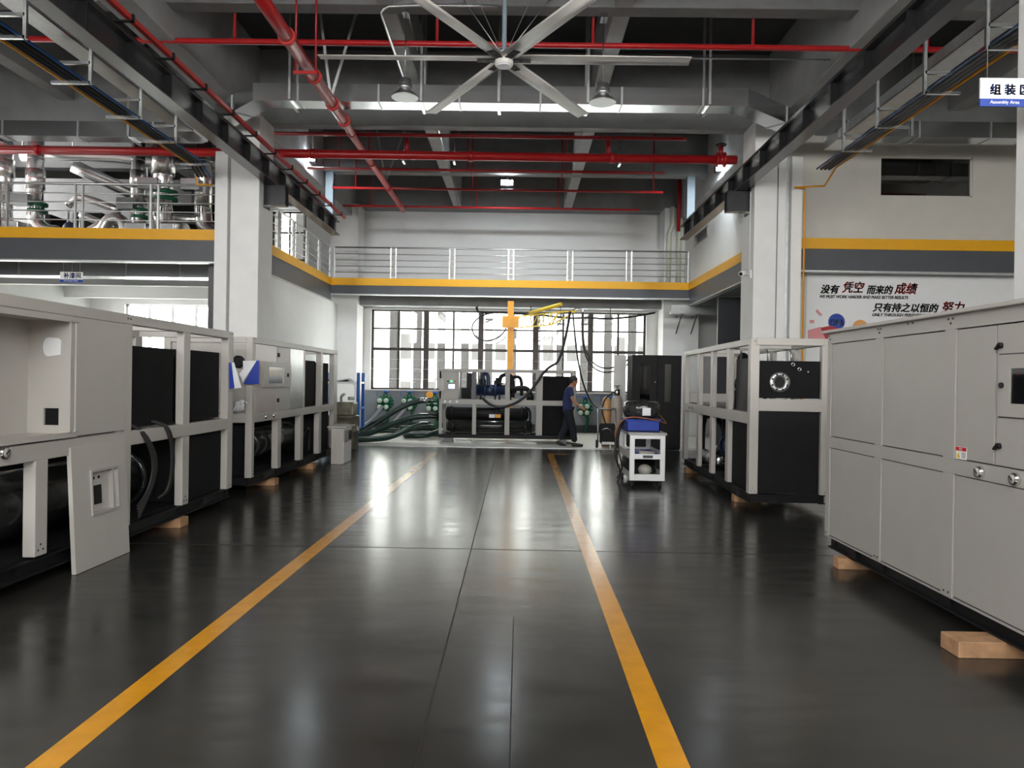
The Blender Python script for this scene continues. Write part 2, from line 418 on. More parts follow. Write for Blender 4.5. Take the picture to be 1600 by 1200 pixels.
# partitions at the upper floor and under it
struct(box(-5.68, 15.2, 0, -5.58, 23.35, ZM-.7), 'wall_lower_left', M['white_paint'])
struct(box(-5.61, 23.32, 0, -5.57, 23.36, ZM-.75), 'trim_3', M['black_base'])
wall_holes('wall_upper_right', 15.3, 24.3, ZM-.05, 8, 4.94, 5.06, [(20.5, 22.05, 5.5, 5.82)], M['white_paint'], 'y')
wall_holes('wall_mezzanine_right', 5.27, 10.6, ZM, 8, 15.6, 15.72, [(7.2, 9.07, 5.44, 6.25)], M['cream_wall'])
struct(box(5.27, 15.78, 0, 10.6, 15.9, 3.95), 'wall_lower_right', M['cream_wall'])
struct(box(5.12, 20.0, 0, 10.6, 20.1, 3.85), 'wall_lower_store', M['steel_grey'])
struct(box(-13.7, 19.2, ZM, -8.3, 19.3, 6.5), 'wall_dark_backdrop', M['beam_grey'])  # added dark partition standing in for the dim recess behind the plant
# dado and skirting under the window
struct(box(-4.97, 24.16, .14, 4.31, 24.3, 1.22), 'trim_4', M['dado'])
struct(box(-4.97, 24.1, 0, 4.31, 24.16, .24), 'baseboard_back', M['black_base'])
struct(box(-4.97, 24.12, 1.22, 4.31, 24.3, 1.255), 'trim_5', M['mach_grey'])
# lintel beam over the window
struct(box(-4.97, 23.6, 3.86, 4.31, 24.3, 4.36), 'ceiling_beam', M['beam_grey'])

# upper floor slab
mb = MB(); mb.box(-14, 15.52, 4.36, -5.62, 24.3, ZM-.03); mb.box(-5.62, 22.62, 4.36, 4.92, 24.3, ZM-.03); mb.box(4.92, 15.52, 4.36, 10.6, 24.3, ZM-.03)
struct(mb, 'mezzanine_floor', M['beam_grey'])
# edge beams (yellow band over dark channel)
def edge(name_, segs, zlow):
    for (x0, y0, x1, y1) in segs:
        b = struct(box(x0, y0, zlow, x1, y1, 4.335), 'mezzanine_beam', M['steel_grey'])
        dx, dy = (0, .05) if abs(x1-x0) > abs(y1-y0) else (.05, 0)
        struct(box(x0-dx, y0-dy, zlow-.03, x1+dx, y1+dy, zlow), 'mezzanine_flange', M['galv_dull'], b)
        struct(box(x0-dx*.4, y0-dy*.4, 4.335, x1+dx*.4, y1+dy*.4, ZM), 'edge_band', M['yellow_band'], b)
edge('l', [(-14, 15.45, -5.84, 15.52)], 3.9)
edge('r', [(5.27, 15.45, 10.6, 15.52)], 3.9)
edge('s', [(-5.67, 15.25, -5.6, 22.6), (4.92, 15.25, 4.99, 22.6)], 3.88)
edge('f', [(-5.6, 22.56, 4.92, 22.63)], 4.08)
# beams and duct below the left upper floor
struct(box(-14, 19, 3.82, -5.7, 19.2, 4.36), 'ceiling_beam', M['white_paint'])
struct(box(-14, 22.9, 3.9, -5.7, 23.1, 4.36), 'ceiling_beam', M['white_paint'])
struct(box(-6.44, 15.75, 0, -6.32, 15.9, 3.86), 'column', M['steel_dark'])
# short steel posts hanging from the ceiling beams to the ends of the runway
for x in (-5.02, 4.35):
    h = MB(); h.box(x-.1, 19.9, 5.72, x+.1, 19.915, 6.95); h.box(x-.1, 20.085, 5.72, x+.1, 20.1, 6.95); h.box(x-.01, 19.915, 5.72, x+.01, 20.085, 6.95)
    o = h.build('hanger_post', M['post_blue'])
    tag(o, 'pale blue steel post hanging down to the far end of the %s runway beam' % ('left' if x < 0 else 'right'), 'post', 'posts at the runway ends')

# ---------------------------------------------------------------- windows
def window(name, x0, x1, z0, z1, cols, rows, thick_every=2, m='bronze', wide=.1, thin=.045):
    """rows: list of (z, thickness)"""
    fr = MB(); y0, y1 = 24.42, 24.5
    fr.box(x0, y0, z0, x0+.07, y1, z1); fr.box(x1-.07, y0, z0, x1, y1, z1); fr.box(x0, y0, z0, x1, y1, z0+.06); fr.box(x0, y0, z1-.05, x1, y1, z1)
    for i in range(1, cols):
        x = x0+(x1-x0)*i/cols; w = (wide if i % thick_every == 0 else thin)/2
        fr.box(x-w, y0-.01, z0, x+w, y1-.01, z1)
    for z, t in rows: fr.box(x0, y0+.005, z-t/2, x1, y1-.005, z+t/2)
    f = struct(fr, name, M[m])
    zs = [z0]+[z for z, t in rows]+[z1]
    for i in range(cols):
        for a, b in zip(zs, zs[1:]):
            xa = x0+(x1-x0)*i/cols; xb = x0+(x1-x0)*(i+1)/cols
            struct(box(xa+.01, 24.45, a+.01, xb-.01, 24.458, b-.01), 'window_pane', M['pane'], f)
    return f
w1 = window('window_1', -4.74, 3.97, 1.26, 3.8, 10, [(2.55, .09), (3.2, .05)], wide=.17, thin=.06)
# guard wires across the lower panes
gw = MB()
for z in (1.6, 1.92, 2.22): gw.cyl((-4.74, 24.36, z), (3.97, 24.36, z), .005, 6)
struct(gw, 'window_guard_wires', M['galv_dull'], w1)
window('window_2', -7.95, -6.85, 5.3, 6.87, 2, [(6.2, .05)])
window('window_3', -12.6, -9.6, 1.0, 3.85, 4, [(3.1, .06), (2.2, .08)], m='sign_white', thin=.08)
# dark interior window in the right upper wall
dw = struct(box(7.2, 15.62, 5.44, 7.24, 15.7, 6.25).box(9.03, 15.62, 5.44, 9.07, 15.7, 6.25).box(7.2, 15.62, 5.44, 9.07, 15.7, 5.47).box(7.2, 15.62, 6.22, 9.07, 15.7, 6.25), 'window_4', M['cream_wall'])
struct(box(7.24, 15.655, 5.47, 9.03, 15.665, 6.22), 'window_pane', M['dark_pane'], dw)
# louvred vent high on the right side wall
vt = T('wall_vent', 'grey rectangular vent opening high in the white right-hand upper wall', 'vent', (5.0, 21.27, 5.5))
v = MB(); v.box(4.92, 20.5, 5.5, 5.05, 20.54, 5.82); v.box(4.92, 22.01, 5.5, 5.05, 22.05, 5.82); v.box(4.92, 20.5, 5.79, 5.05, 22.05, 5.82); v.box(4.92, 20.5, 5.5, 5.05, 22.05, 5.53)
v.build('frame', M['mach_grey'], vt)
box(5.02, 20.54, 5.53, 5.04, 22.01, 5.79).build('louvre_panel', M['steel_grey'], vt)

# ---------------------------------------------------------------- outside the window
ex = T('neighbouring_building', 'white building with grey pilasters seen through the back window', 'building', (-2, 34, -.5))
mb = box(-30, 34, -.5, 26, 40, 16); mb.build('wall', M['facade'], ex)
for i in range(18):
    x = -11+i*1.05
    box(x, 33.7, -.5, x+.33, 34, 15).build('pilaster', M['facade_grey'], ex)
for i in range(18):
    x = -11+i*1.05
    if i % 3 == 1: continue
    for z in (.4, 2.5, 4.6):
        w_ = box(x+.45, 33.96, z, x+.92, 34.02, z+1.1).build('window', M['facade_window'], ex)
struct(box(-40, 24.6, -.7, 36, 34, -.5), 'ground', M['ground_out'])
struct(box(-60, -60, -.7, 60, -4, -.2), 'ground', M['ground_out'])
# ================================================================ OVERHEAD
# ---- crane runway beams
def crane_beam(x0, x1, side):
    xc = (x0+x1)/2
    t = T('runway_beam', 'long dark grey crane runway I-beam along the %s row of columns' % side, 'beam', (xc, 8, 5.29))
    mb = MB(); mb.box(x0, -3.5, 5.29, x1, 19.85, 5.31); mb.box(x0, -3.5, 5.62, x1, 19.85, 5.64); mb.box(xc-.006, -3.5, 5.31, xc+.006, 19.85, 5.62)
    mb.build('girder', M['steel_dark'], t)
    mb = MB(); mb.box(xc-.05, -3.5, 5.64, xc+.05, 19.85, 5.652); mb.box(xc-.012, -3.5, 5.652, xc+.012, 19.85, 5.71); mb.box(xc-.03, -3.5, 5.71, xc+.03, 19.85, 5.74)
    mb.build('rail', M['steel_dark'], t)
    for k in range(-6, 10):
        y = 10.26+k*1.004
        mb = MB(); mb.box(x0+.005, y-.006, 5.31, xc-.006, y+.006, 5.62); mb.box(xc+.006, y-.006, 5.31, x1-.005, y+.006, 5.62)
        mb.build('stiffener', M['black'], t)
    return t
crane_beam(-4.93, -4.72, 'left'); crane_beam(4.06, 4.27, 'right')
def bracket(x0, x1, yc, side, where):
    t = T('runway_bracket', 'short dark steel bracket carrying the %s runway beam on %s' % (side, where), 'bracket', ((x0+x1)/2, yc, 4.9))
    mb = MB(); mb.box(x0, yc-.1, 5.27, x1, yc+.1, 5.285); mb.box(x0, yc-.1, 4.9, x1, yc+.1, 4.915); mb.box(x0, yc-.1, 4.915, x1, yc-.085, 5.27); mb.box(x0, yc+.085, 4.915, x1, yc+.1, 5.27)
    mb.build('web', M['steel_dark'], t)
    xw = x0 if side == 'left' else x1
    box(xw-.012, yc-.16, 4.84, xw+.012, yc+.16, 5.4).build('end_plate', M['steel_dark'], t)
bracket(-4.94, -4.55, 14.8, 'left', 'the white column'); bracket(3.9, 4.32, 14.8, 'right', 'the white column')
# red conductor rail clipped to the left runway
t = T('conductor_rail', 'long red crane power rail clipped along the left runway beam', 'power rail', (-4.62, 8, 5.66))
box(-4.655, -3, 5.74, -4.595, 19.95, 5.80).build('rail', M['red_light'], t)
for k in range(-4, 10):
    y = 10.0+k*1.05
    mb = MB(); mb.box(-4.83, y-.02, 5.72, -4.58, y+.02, 5.74); mb.box(-4.6, y-.02, 5.72, -4.575, y+.02, 5.81); mb.build('clip', M['black'], t)

# ---- air duct
def duct(path, w, z0, z1, name, label, mats):
    """rectangular duct swept along a plan path with mitred corners"""
    t = T(name, label, 'air duct', (*path[len(path)//2], z0))
    n = len(path); P2 = [Vector(p) for p in path]; L, R = [], []
    for i in range(n):
        d0 = (P2[i]-P2[i-1]).normalized() if i else None; d1 = (P2[i+1]-P2[i]).normalized() if i < n-1 else None
        d0 = d0 or d1; d1 = d1 or d0
        nr = Vector((-(d0.y+d1.y), d0.x+d1.x)).normalized(); k = (w/2)/max(.3, nr.dot(Vector((-d0.y, d0.x))))
        L.append(P2[i]+nr*k); R.append(P2[i]-nr*k)
    for i in range(n-1):
        q = [L[i], L[i+1], R[i+1], R[i]]
        mb = MB(); mb.prism([(v.x, v.y, z0) for v in q], (0, 0, z1-z0)); mb.build('section', mats, t)
        ln = (P2[i+1]-P2[i]).length; k = max(1, int(ln/1.25))
        d = (P2[i+1]-P2[i]).normalized(); nn = Vector((-d.y, d.x))
        for j in range(0, k):
            c = P2[i]+d*(ln*(j+.5)/k); a = c-nn*(w/2+.012); b = c+nn*(w/2+.012)
            fb = MB(); fb.bar((a.x, a.y, z0-.004), (b.x, b.y, z0-.004), .03, .008); fb.bar((a.x, a.y, z0), (a.x, a.y, z1), .03, .008); fb.bar((b.x, b.y, z0), (b.x, b.y, z1), .03, .008)
            fb.build('flange', M['galv_dull'], t)
    return t
d1 = duct([(-13.7, 14.92), (-6.4, 14.92), (-4.42, 12.89), (3.62, 12.89), (5.3, 14.35), (10.5, 14.35)], .37, 6.18, 6.47,
     'air_duct', 'galvanised rectangular duct crossing the hall under the ceiling with angled ends', M['galv'])
def hanger(x, y, z0, z1, half, label, grp):
    t = T('duct_hanger', label, 'hanger', (x, y, z0), grp)
    mb = MB()
    for s in (-1, 1): mb.box(x-.02, y+s*half-.012, z0, x+.02, y+s*half+.012, z1)
    mb.build('rod', M['galv_dull'], t)
    box(x-.025, y-half-.06, z0-.03, x+.025, y+half+.06, z0).build('crossbar', M['galv'], t)
for x, lab in ((-3.88, 'left of the lamps'), (-1.7, 'beside the left bell lamp'), (-.42, 'behind the fan'), (1.05, 'beside the right bell lamp'), (3.05, 'near the right elbow')):
    hanger(x, 12.89, 6.175, 8.0, .22, 'steel strap hanger of the long duct %s' % lab, 'hangers of the long duct')
for x, lab in ((-10.3, 'furthest left over the upper floor'), (-7.6, 'over the upper-floor railing near the column')):
    hanger(x, 14.92, 6.175, 8.0, .22, 'steel strap hanger of the duct %s' % lab, 'hangers of the long duct')
for x, lab in ((7.1, 'above the dark inner window'), (9.3, 'beside the near right column')):
    hanger(x, 14.35, 6.175, 8.0, .22, 'steel strap hanger of the duct %s' % lab, 'hangers of the long duct')
t = T('branch_duct', 'galvanised duct running under the left upper floor above the paint room sign', 'air duct', (-9.7, 17.2, 3.78))
box(-13.6, 17.0, 3.78, -6.0, 17.5, 4.2).build('section', M['galv'], t)
for x in (-12.4, -11.2, -10.0, -8.8, -7.6, -6.5): MB().box(x, 16.985, 3.77, x+.03, 17.0, 4.2).build('flange', M['galv_dull'], t)
# branch duct under the right beam at the back corner, on two brackets
t = T('branch_duct', 'short galvanised duct under the right upper floor by the back corner', 'air duct', (5.1, 22.4, 3.62))
mb = MB(); mb.box(4.36, 22.3, 3.62, 6.0, 22.62, 3.86); mb.build('section', M['galv_dull'], t)
mb = MB()
for x in (4.7, 5.15): mb.bar((x, 23.29, 3.1), (x, 22.5, 3.6), .03); mb.bar((x, 23.29, 3.6), (x, 22.3, 3.605), .03)
mb.build('bracket', M['steel_grey'], t)

# ---- fire pipes
def pipe(name, label, p, q, r, m, cat='pipe', group=None, couplings=(), seg=14):
    p, q = Vector(p), Vector(q); mid = (p+q)/2
    t = T(name, label, cat, mid, group)
    MB().cyl(p, q, r, seg).build('tube', m, t)
    d = (q-p).normalized()
    for c in couplings:
        a = p+(q-p)*c
        MB().cyl(a-d*.05, a+d*.05, r*1.18, seg).build('coupling', m, t)
    return t
t = pipe('fire_main', 'thick red fire main crossing the whole hall below the ceiling', (-13.6, 15.62, 6.17), (4.32, 15.62, 6.14), .088, M['red_pipe'], couplings=(.205, .7, .86, .52))
mb = MB()
for x in (-1.4, -2.43, 1.95): mb.box(x-.02, 15.5, 6.0, x+.02, 15.74, 6.03); mb.cyl((x, 15.62, 6.03), (x, 15.62, 6.54), .012, 6)
mb.build('hanger', M['galv'], t)
for x in (-2.37, 1.72): MB().cyl((x, 15.62, 6.2), (x, 15.62, 6.5), .05, 10).build('riser', M['red_pipe'], t)
mb = MB(); mb.lathe([(.09, -.09), (.15, -.09), (.15, -.06), (.1, -.06), (.1, .06), (.15, .06), (.15, .09), (.09, .09)], (4.0, 15.62, 6.14), (1, 0, 0), 18)
mb.cyl((4.0, 15.62, 6.2), (4.0, 15.62, 6.42), .05); mb.build('gate_valve', M['red_pipe'], t)
mb = MB(); ring = [(4.0+.1*math.cos(a*PI/8), 15.62+.1*math.sin(a*PI/8), 6.44) for a in range(16)]
mb.tube(ring, .012, 6, closed=True); mb.bar((3.9, 15.62, 6.44), (4.1, 15.62, 6.44), .012); mb.bar((4.0, 15.52, 6.44), (4.0, 15.72, 6.44), .012)
mb.build('handwheel', M['black'], t)
t = T('sprinkler_main', 'thick red sprinkler main running away from the camera below the ceiling', 'pipe', (-3.25, 15, 6.2))
def sm(y):
    k = min(1, max(0, (y-13.3)/1.9)); return Vector((-3.07-.33*k, y, 5.99+.43*k))
MB().cyl(sm(6), sm(13.25), .09).build('tube', M['red_pipe'], t)
MB().tube([sm(y) for y in (13.25, 13.3, 15.2, 21.9)], .068, 14).build('tube', M['red_light'], t)
for y in (9.9, 11.2, 12.3, 13.1, 14.9, 17.2, 19.4, 21.2):
    r = .112 if y < 13.2 else .085
    MB().cyl(sm(y-.05), sm(y+.05), r).build('coupling', M['red_light'], t)
for y in (10.75, 16.2):
    mb = MB()
    p = sm(y)
    for s in (-1, 1): mb.cyl((p.x+s*.14, y, p.z-.12), (p.x+s*.14, y, 7.99), .014, 6)
    mb.box(p.x-.17, y-.02, p.z-.14, p.x+.17, y+.02, p.z-.1)
    mb.build('hanger', M['red_pipe'], t)
for y in (12.2, 19.0):
    mb = MB()
    p = sm(y); mb.bar((p.x, y, p.z+.06), (p.x-.25, y-.1, 7.95), .04); mb.bar((p.x, y, p.z+.06), (p.x+.5, y+.1, 7.95), .04)
    mb.build('sway_brace', M['galv_dull'], t)
branch = [('over the fan', 11.35, 6.56, -11.0, 10.4, .042), ('nearest behind the duct', 15.42, 6.50, -5.0, 3.25, .036), ('just behind the fire main', 17.95, 6.5, -5.05, 3.3, .032),
          ('second from the back wall', 19.75, 6.5, -4.9, 3.6, .03), ('closest to the back wall', 21.8, 6.5, -5.1, 3.3, .03)]
for lab, y, z, x0, x1, r in branch:
    t = pipe('sprinkler_branch', 'thin red sprinkler branch pipe %s' % lab, (x0, y, z), (x1, y, z-.01), r, M['red_pipe'], group='sprinkler branch pipes', seg=10)
    for x in (-4.3, -1.3, 1.0, 3.35, 5.9):
        if x0 < x < x1: MB().cyl((x, y, z), (x, y, 7.99), .016 if y > 12 else .024, 6).build('riser', M['red_pipe'], t)
t = pipe('fire_riser', 'short red standing fire pipe at the back right corner under the runway end', (4.68, 23.05, 6.15), (4.68, 23.05, 7.99), .055, M['red_pipe'])
for x, lab, y in ((-9.3, 'left', 16.6), (8.0, 'right', 16.9)):
    pipe('sprinkler_branch', 'thin red pipe under the ceiling of the %s upper floor' % lab, (x-4.3 if x < 0 else 5.3, y, 7.2), (x+3.3 if x < 0 else 10.5, y, 7.2), .035, M['red_pipe'], seg=10)

# ---- big ceiling fan
FX, FY, FZ, FR = -.28, 10.35, 5.95, 2.5
t = T('ceiling_fan', 'huge white six-blade industrial ceiling fan hanging in the middle of the hall', 'fan', (FX, FY, FZ))
MB().lathe([(.0, -.12), (.115, -.12), (.125, -.10), (.125, .03), (.1, .06), (0, .06)], (FX, FY, FZ), seg=28).build('hub', M['fan_white'], t)
MB().lathe([(0, -.135), (.09, -.13), (.105, -.12)], (FX, FY, FZ), seg=28).build('hub_cap', M['sign_white'], t)
for k in range(6):
    a = k*PI/3
    mb = MB(); c = .235; prof = [(-c/2, .0), (-c*.25, .022), (c*.15, .02), (c/2, -.012), (c*.1, .0), (-c*.3, .004)]
    A = [mb.bm.verts.new((.11, y, z)) for y, z in prof]; B = [mb.bm.verts.new((FR, y*.92, z*.9)) for y, z in prof]
    for i in range(6):
        j = (i+1) % 6; f = mb.bm.faces.new((A[i], A[j], B[j], B[i])); f.smooth = True
    mb.bm.faces.new(A[::-1]); mb.bm.faces.new(B)
    mb.xf(Matrix.Translation((FX, FY, FZ-.02)) @ Matrix.Rotation(a, 4, 'Z') @ Matrix.Rotation(-.10, 4, 'X'))
    mb.build('blade', M['fan_white'], t)
    mb = MB(); mb.box(.1, -.05, -.035, .36, .05, -.025)
    for x in (.22, .32): mb.cyl((x, 0, -.03), (x, 0, -.045), .014, 8)
    mb.xf(Matrix.Translation((FX, FY, FZ-.02)) @ Matrix.Rotation(a, 4, 'Z'))
    mb.build('blade_bracket', M['black'], t)
MB().cyl((FX, FY, FZ+.04), (FX, FY, 8.0), .032, 12).build('downrod', M['post_blue'], t)
for sx, sy in ((-1, -1), (1, -1), (-1, 1), (1, 1)):
    MB().cyl((FX+sx*.05, FY+sy*.05, FZ+.08), (FX+sx*1.15, FY+sy*1.15, 7.98), .006, 6).build('guy_wire', M['galv_dull'], t)
MB().box(FX-.12, FY-.12, 7.9, FX+.12, FY+.12, 8.0).build('ceiling_plate', M['galv_dull'], t)

# ---- two unlit bell lamps
for x, y, z, side in ((-1.74, 11.2, 5.7, 'left'), (1.14, 11.2, 5.66, 'right')):
    t = T('high_bay_lamp', 'unlit silver bell-shaped high bay lamp %s of the fan hub, in front of the duct' % side, 'lamp', (x, y, z), 'high bay lamps')
    MB().lathe([(.195, 0), (.2, .01), (.16, .05), (.1, .1), (.085, .13), (.08, .13), (.095, .095), (.15, .045), (.188, .012)], (x, y, z), seg=28).build('lamp_shade', M['reflector'], t)
    MB().lathe([(0, .1), (.075, .1), (.11, .13), (.11, .16), (.09, .17), (.105, .19), (.085, .21), (.085, .27), (.04, .29), (0, .29)], (x, y, z), seg=22).build('housing', M['galv_dull'], t)
    MB().cyl((x, y, z+.28), (x, y, z+1.26), .01, 6).build('chain', M['galv'], t)
    MB().box(x-.05, y-.1, z+1.2, x+.05, y+.1, z+1.27).build('ceiling_hook', M['galv'], t)
# ---- lit floodlights
for (x, y, z, lab, e) in ((-5.07, 18.4, 6.85, 'on the left girder above the runway beam', 200), (-.41, 20.05, 6.75, 'under the ceiling beam near the back wall', 420), (4.68, 18.4, 6.74, 'on the right girder above the runway beam', 200)):
    t = T('floodlight', 'small lit white floodlight %s' % lab, 'floodlight', (x, y, z), 'lit floodlights')
    k_ = 1 if abs(x) < 1 else .5
    box(x-.17*k_, y-.02, z-.07, x+.17*k_, y+.16, z+.09).build('housing', M['black'], t, bev=.01)
    mb = MB()
    for i in range(4):
        mb.box(x+k_*(-.155+i*.08), y-.03, z-.055, x+k_*(-.09+i*.08), y-.02, z+.0); mb.box(x+k_*(-.155+i*.08), y-.03, z+.01, x+k_*(-.09+i*.08), y-.02, z+.07)
    mb.build('lens', M['lamp_on'], t)
    MB().cyl((x, y+.07, z+.09), (x, y+.07, 6.95 if abs(x) < 1 else 8.0), .015, 8).build('stem', M['galv_dull'], t)
    light('floodlight_beam', 'SPOT', (x, y-.08, z-.02), e, (.9, .96, 1), .12, rot=(math.radians(38), 0, 0), spot=2.4)

# ---- conduits
t = T('wiring_conduit', 'bent grey conduit dropping from the ceiling beam to the left bell lamp', 'conduit', (-1.7, 11, 6.2))
MB().tube([(-.4, 10.9, 6.9), (-1.9, 10.9, 6.9), (-2.05, 10.9, 6.82), (-2.04, 10.95, 6.75), (-1.8, 11.15, 6.1), (-1.76, 11.18, 5.98)], .022, 8, smooth_path=1).build('tube', M['galv_dull'], t)
pipe('wiring_conduit', 'thin grey conduit running across behind the fan to the right girder', (-1.75, 11.9, 6.62), (4.7, 11.9, 6.62), .014, M['galv_dull'], 'conduit', seg=6)
pipe('wiring_conduit', 'thin pale conduit running back along the left middle ceiling beam', (-1.72, 11.0, 6.94), (-1.95, 23.5, 6.93), .016, M['galv'], 'conduit', seg=6)

# ---- cable trays and process pipes along both sides
def services(side):
    s = -1 if side == 'left' else 1
    off = (lambda x: x) if s < 0 else (lambda x: -x-.55)
    specs = [('blue', 'blue_pipe', -5.84, .016), ('black', 'black_pipe', -5.92, .026), ('black', 'black_pipe', -5.99, .026), ('black', 'black_pipe', -6.06, .026), ('yellow', 'yellow_gas', -6.14, .018)]
    nb = 0
    for nm, mm, x, r in specs:
        lab = {'blue': 'blue compressed air pipe', 'yellow': 'yellow gas pipe'}.get(nm)
        if not lab: lab = ('innermost', 'middle', 'outer')[nb]+' black insulated pipe'; nb += 1
        X = off(x); y1 = 14.0 if s < 0 else 13.9
        t = T('service_pipe', '%s in the bundle along the %s side of the hall' % (lab, side), 'pipe', (X, 8, 5.5), '%s service pipes' % side)
        pts = [(X, -3, 5.5), (X, y1, 5.5)]
        if s < 0: pts = [(X, -3, 5.5), (X, y1-.1, 5.5), (X, y1, 5.46), (X, y1+.05, 5.42), (X, 14.3, 5.32)]
        if s < 0 and nm == 'yellow': pts = [(X, -3, 5.5), (X, y1+.2, 5.5), (X, y1+.3, 5.46), (X, 14.38, 5.4), (X, 14.4, 5.2), (-5.85, 14.42, 5.2)]
        elif nm == 'yellow': pts = [(X, -3, 5.5), (X, y1-.1, 5.5), (X, y1, 5.46), (X, y1+.4, 5.3), (X-.5, 14.45, 5.3), (5.29, 14.45, 5.28), (5.285, 14.45, 5.2), (5.285, 14.45, .3)]
        MB().tube(pts, r, 8).build('tube', M[mm], t)
    # cable tray above
    xa, xb = (-6.05, -5.75) if s < 0 else (5.43, 5.73)
    t = T('cable_tray', 'galvanised cable tray above the pipe bundle on the %s side' % side, 'cable tray', ((xa+xb)/2, 8, 5.8))
    mb = MB(); mb.box(xa, -3, 5.86, xb, 13.3, 5.87); mb.box(xa, -3, 5.86, xa+.008, 13.3, 6.02); mb.box(xb-.008, -3, 5.86, xb, 13.3, 6.02)
    mb.build('channel', M['galv_dull'], t)
    box(xa-.02, 13.3, 5.84, xb+.02, 13.9, 6.04).build('end_box', M['galv'], t)
    for k, y in enumerate((6.1, 7.4, 8.75, 10.09, 11.43, 12.6, 13.93)):
        if s > 0 and y > 12.8: continue
        xl, xr = (-6.24, -5.72) if s < 0 else (5.22, 5.68)
        names = ('seventh', 'sixth', 'fifth', 'fourth', 'third', 'second', 'first')
        h = T('pipe_hanger', 'grey strut hanger of the %s pipe bundle, %s one out from the column' % (side, names[k]), 'hanger', ((xl+xr)/2, y, 5.4), '%s pipe hangers' % side)
        box(xl, y-.02, 5.42, xr, y+.02, 5.46).build('lower_strut', M['galv'], h)
        if y < 13.5:
            xin = xr if s < 0 else xl
            box(xl+.1 if s < 0 else xl, y-.02, 5.68, xr if s < 0 else xr-.1, y+.02, 5.72).build('upper_strut', M['galv'], h)
            box(xin-.02, y-.02, 5.42, xin+.02, y+.02, 6.54 if k % 2 else 6.95).build('rod', M['galv_dull'], h)
services('left'); services('right')

# ---------------------------------------------------------------- railings
def railing(p, q, name_label, nbay, double=True, plate=True):
    p, q = Vector((*p, ZM)), Vector((*q, ZM)); d = (q-p); L = d.length; d.normalize()
    t = T('railing', name_label, 'railing', (p+q)/2)
    MB().cyl(p+Vector((0, 0, .9)), q+Vector((0, 0, .9)), .025, 10).build('handrail', M['stainless'], t)
    for i in range(4):
        z = .17+i*.18
        MB().cyl(p+Vector((0, 0, z)), q+Vector((0, 0, z)), .0125, 8).build('rail_bar', M['stainless'], t)
    for k in range(nbay+1):
        c = p+d*(L*k/nbay); ds = (-.075, .075) if double and 0 < k < nbay else (.0,) if not double or k in (0, nbay) else (0,)
        pm = MB()
        for e in ds:
            b = c+d*e; pm.bar(b, b+Vector((0, 0, .9)), .035, .05)
        if len(ds) == 2 and plate: MB().bar(c+Vector((0, 0, .06)), c+Vector((0, 0, .88)), .012, .1, up=tuple(d)).build('post_plate', M['mach_grey'], t)
        pm.build('post', M['stainless'], t)
    return t
railing((-5.5, 22.58), (4.88, 22.58), 'stainless steel railing along the far upper walkway, facing the camera', 6)
railing((-5.63, 15.3), (-5.63, 22.5), 'stainless steel railing along the left inner edge of the upper floor, seen end-on', 6)
railing((-13.6, 15.48), (-5.9, 15.48), 'stainless steel railing in front of the silver pipes on the left upper floor', 5, plate=False)

# white plastic drain pipes in the far right corner of the upper floor
for x, lab in ((4.42, 'left'), (4.72, 'right')):
    t = T('drain_pipe', '%s one of two cream plastic pipes bending up the far right wall' % lab, 'pipe', (x, 23.1, ZM), 'cream plastic pipes')
    dx = .0 if lab == 'left' else -.1
    MB().tube([(x, 23.15, ZM), (x, 23.15, 6.1), (x+.1+dx*.4, 23.15, 6.35), (x+.1+dx*.4, 23.15, 6.9)], .07, 10).build('tube', M['pvc'], t)

# ---------------------------------------------------------------- hanging signs
def sign(x0, x1, z0, z1, y, label, zh, l1, l2, s1, s2, xt):
    t = T('hanging_sign', label, 'sign', ((x0+x1)/2, y, z0))
    h = z1-z0
    box(x0, y, z0+h*.27, x1, y+.015, z1).build('upper_panel', M['sign_white'], t)
    box(x0, y, z0, x1, y+.015, z0+h*.27).build('lower_panel', M['sign_blue'], t)
    text(l1, s1, (xt, y-.002, z0+h*.43), 'front', M['ink_blue'], t, bold=.05*s1)
    text(l2, s2, (xt+.06*s1, y-.002, z0+h*.09), 'front', M['ink_white'], t)
    mb = MB()
    for x in (x0+.06, x1-.06): mb.cyl((x, y+.008, z1), (x, y+.008, zh), .003, 6)
    mb.build('wire', M['galv_dull'], t)
sign(3.80, 4.36, 3.95, 4.185, 6.45, 'white and blue bilingual assembly area sign hanging by the near right column', 6.56, '组 装 区', 'Assembly Area', .095, .04, 3.875)
sign(-9.36, -8.9, 3.455, 3.665, 15.5, 'small white and blue sign hanging under the left upper floor', 3.868, '补漆间', 'Paint Repair Room', .12, .038, -9.29)

# conduit on near right column
t = T('column_conduit', 'pale conduit loop on the face of the near right column', 'conduit', (4.41, 6.5, 2.9))
MB().tube([(4.405, 6.62, 5.2), (4.405, 6.62, 3.05), (4.405, 6.55, 2.95), (4.405, 6.42, 2.95), (4.405, 6.38, 3.05), (4.405, 6.38, 3.3)], .014, 8, smooth_path=1).build('tube', M['white_paint'], t)
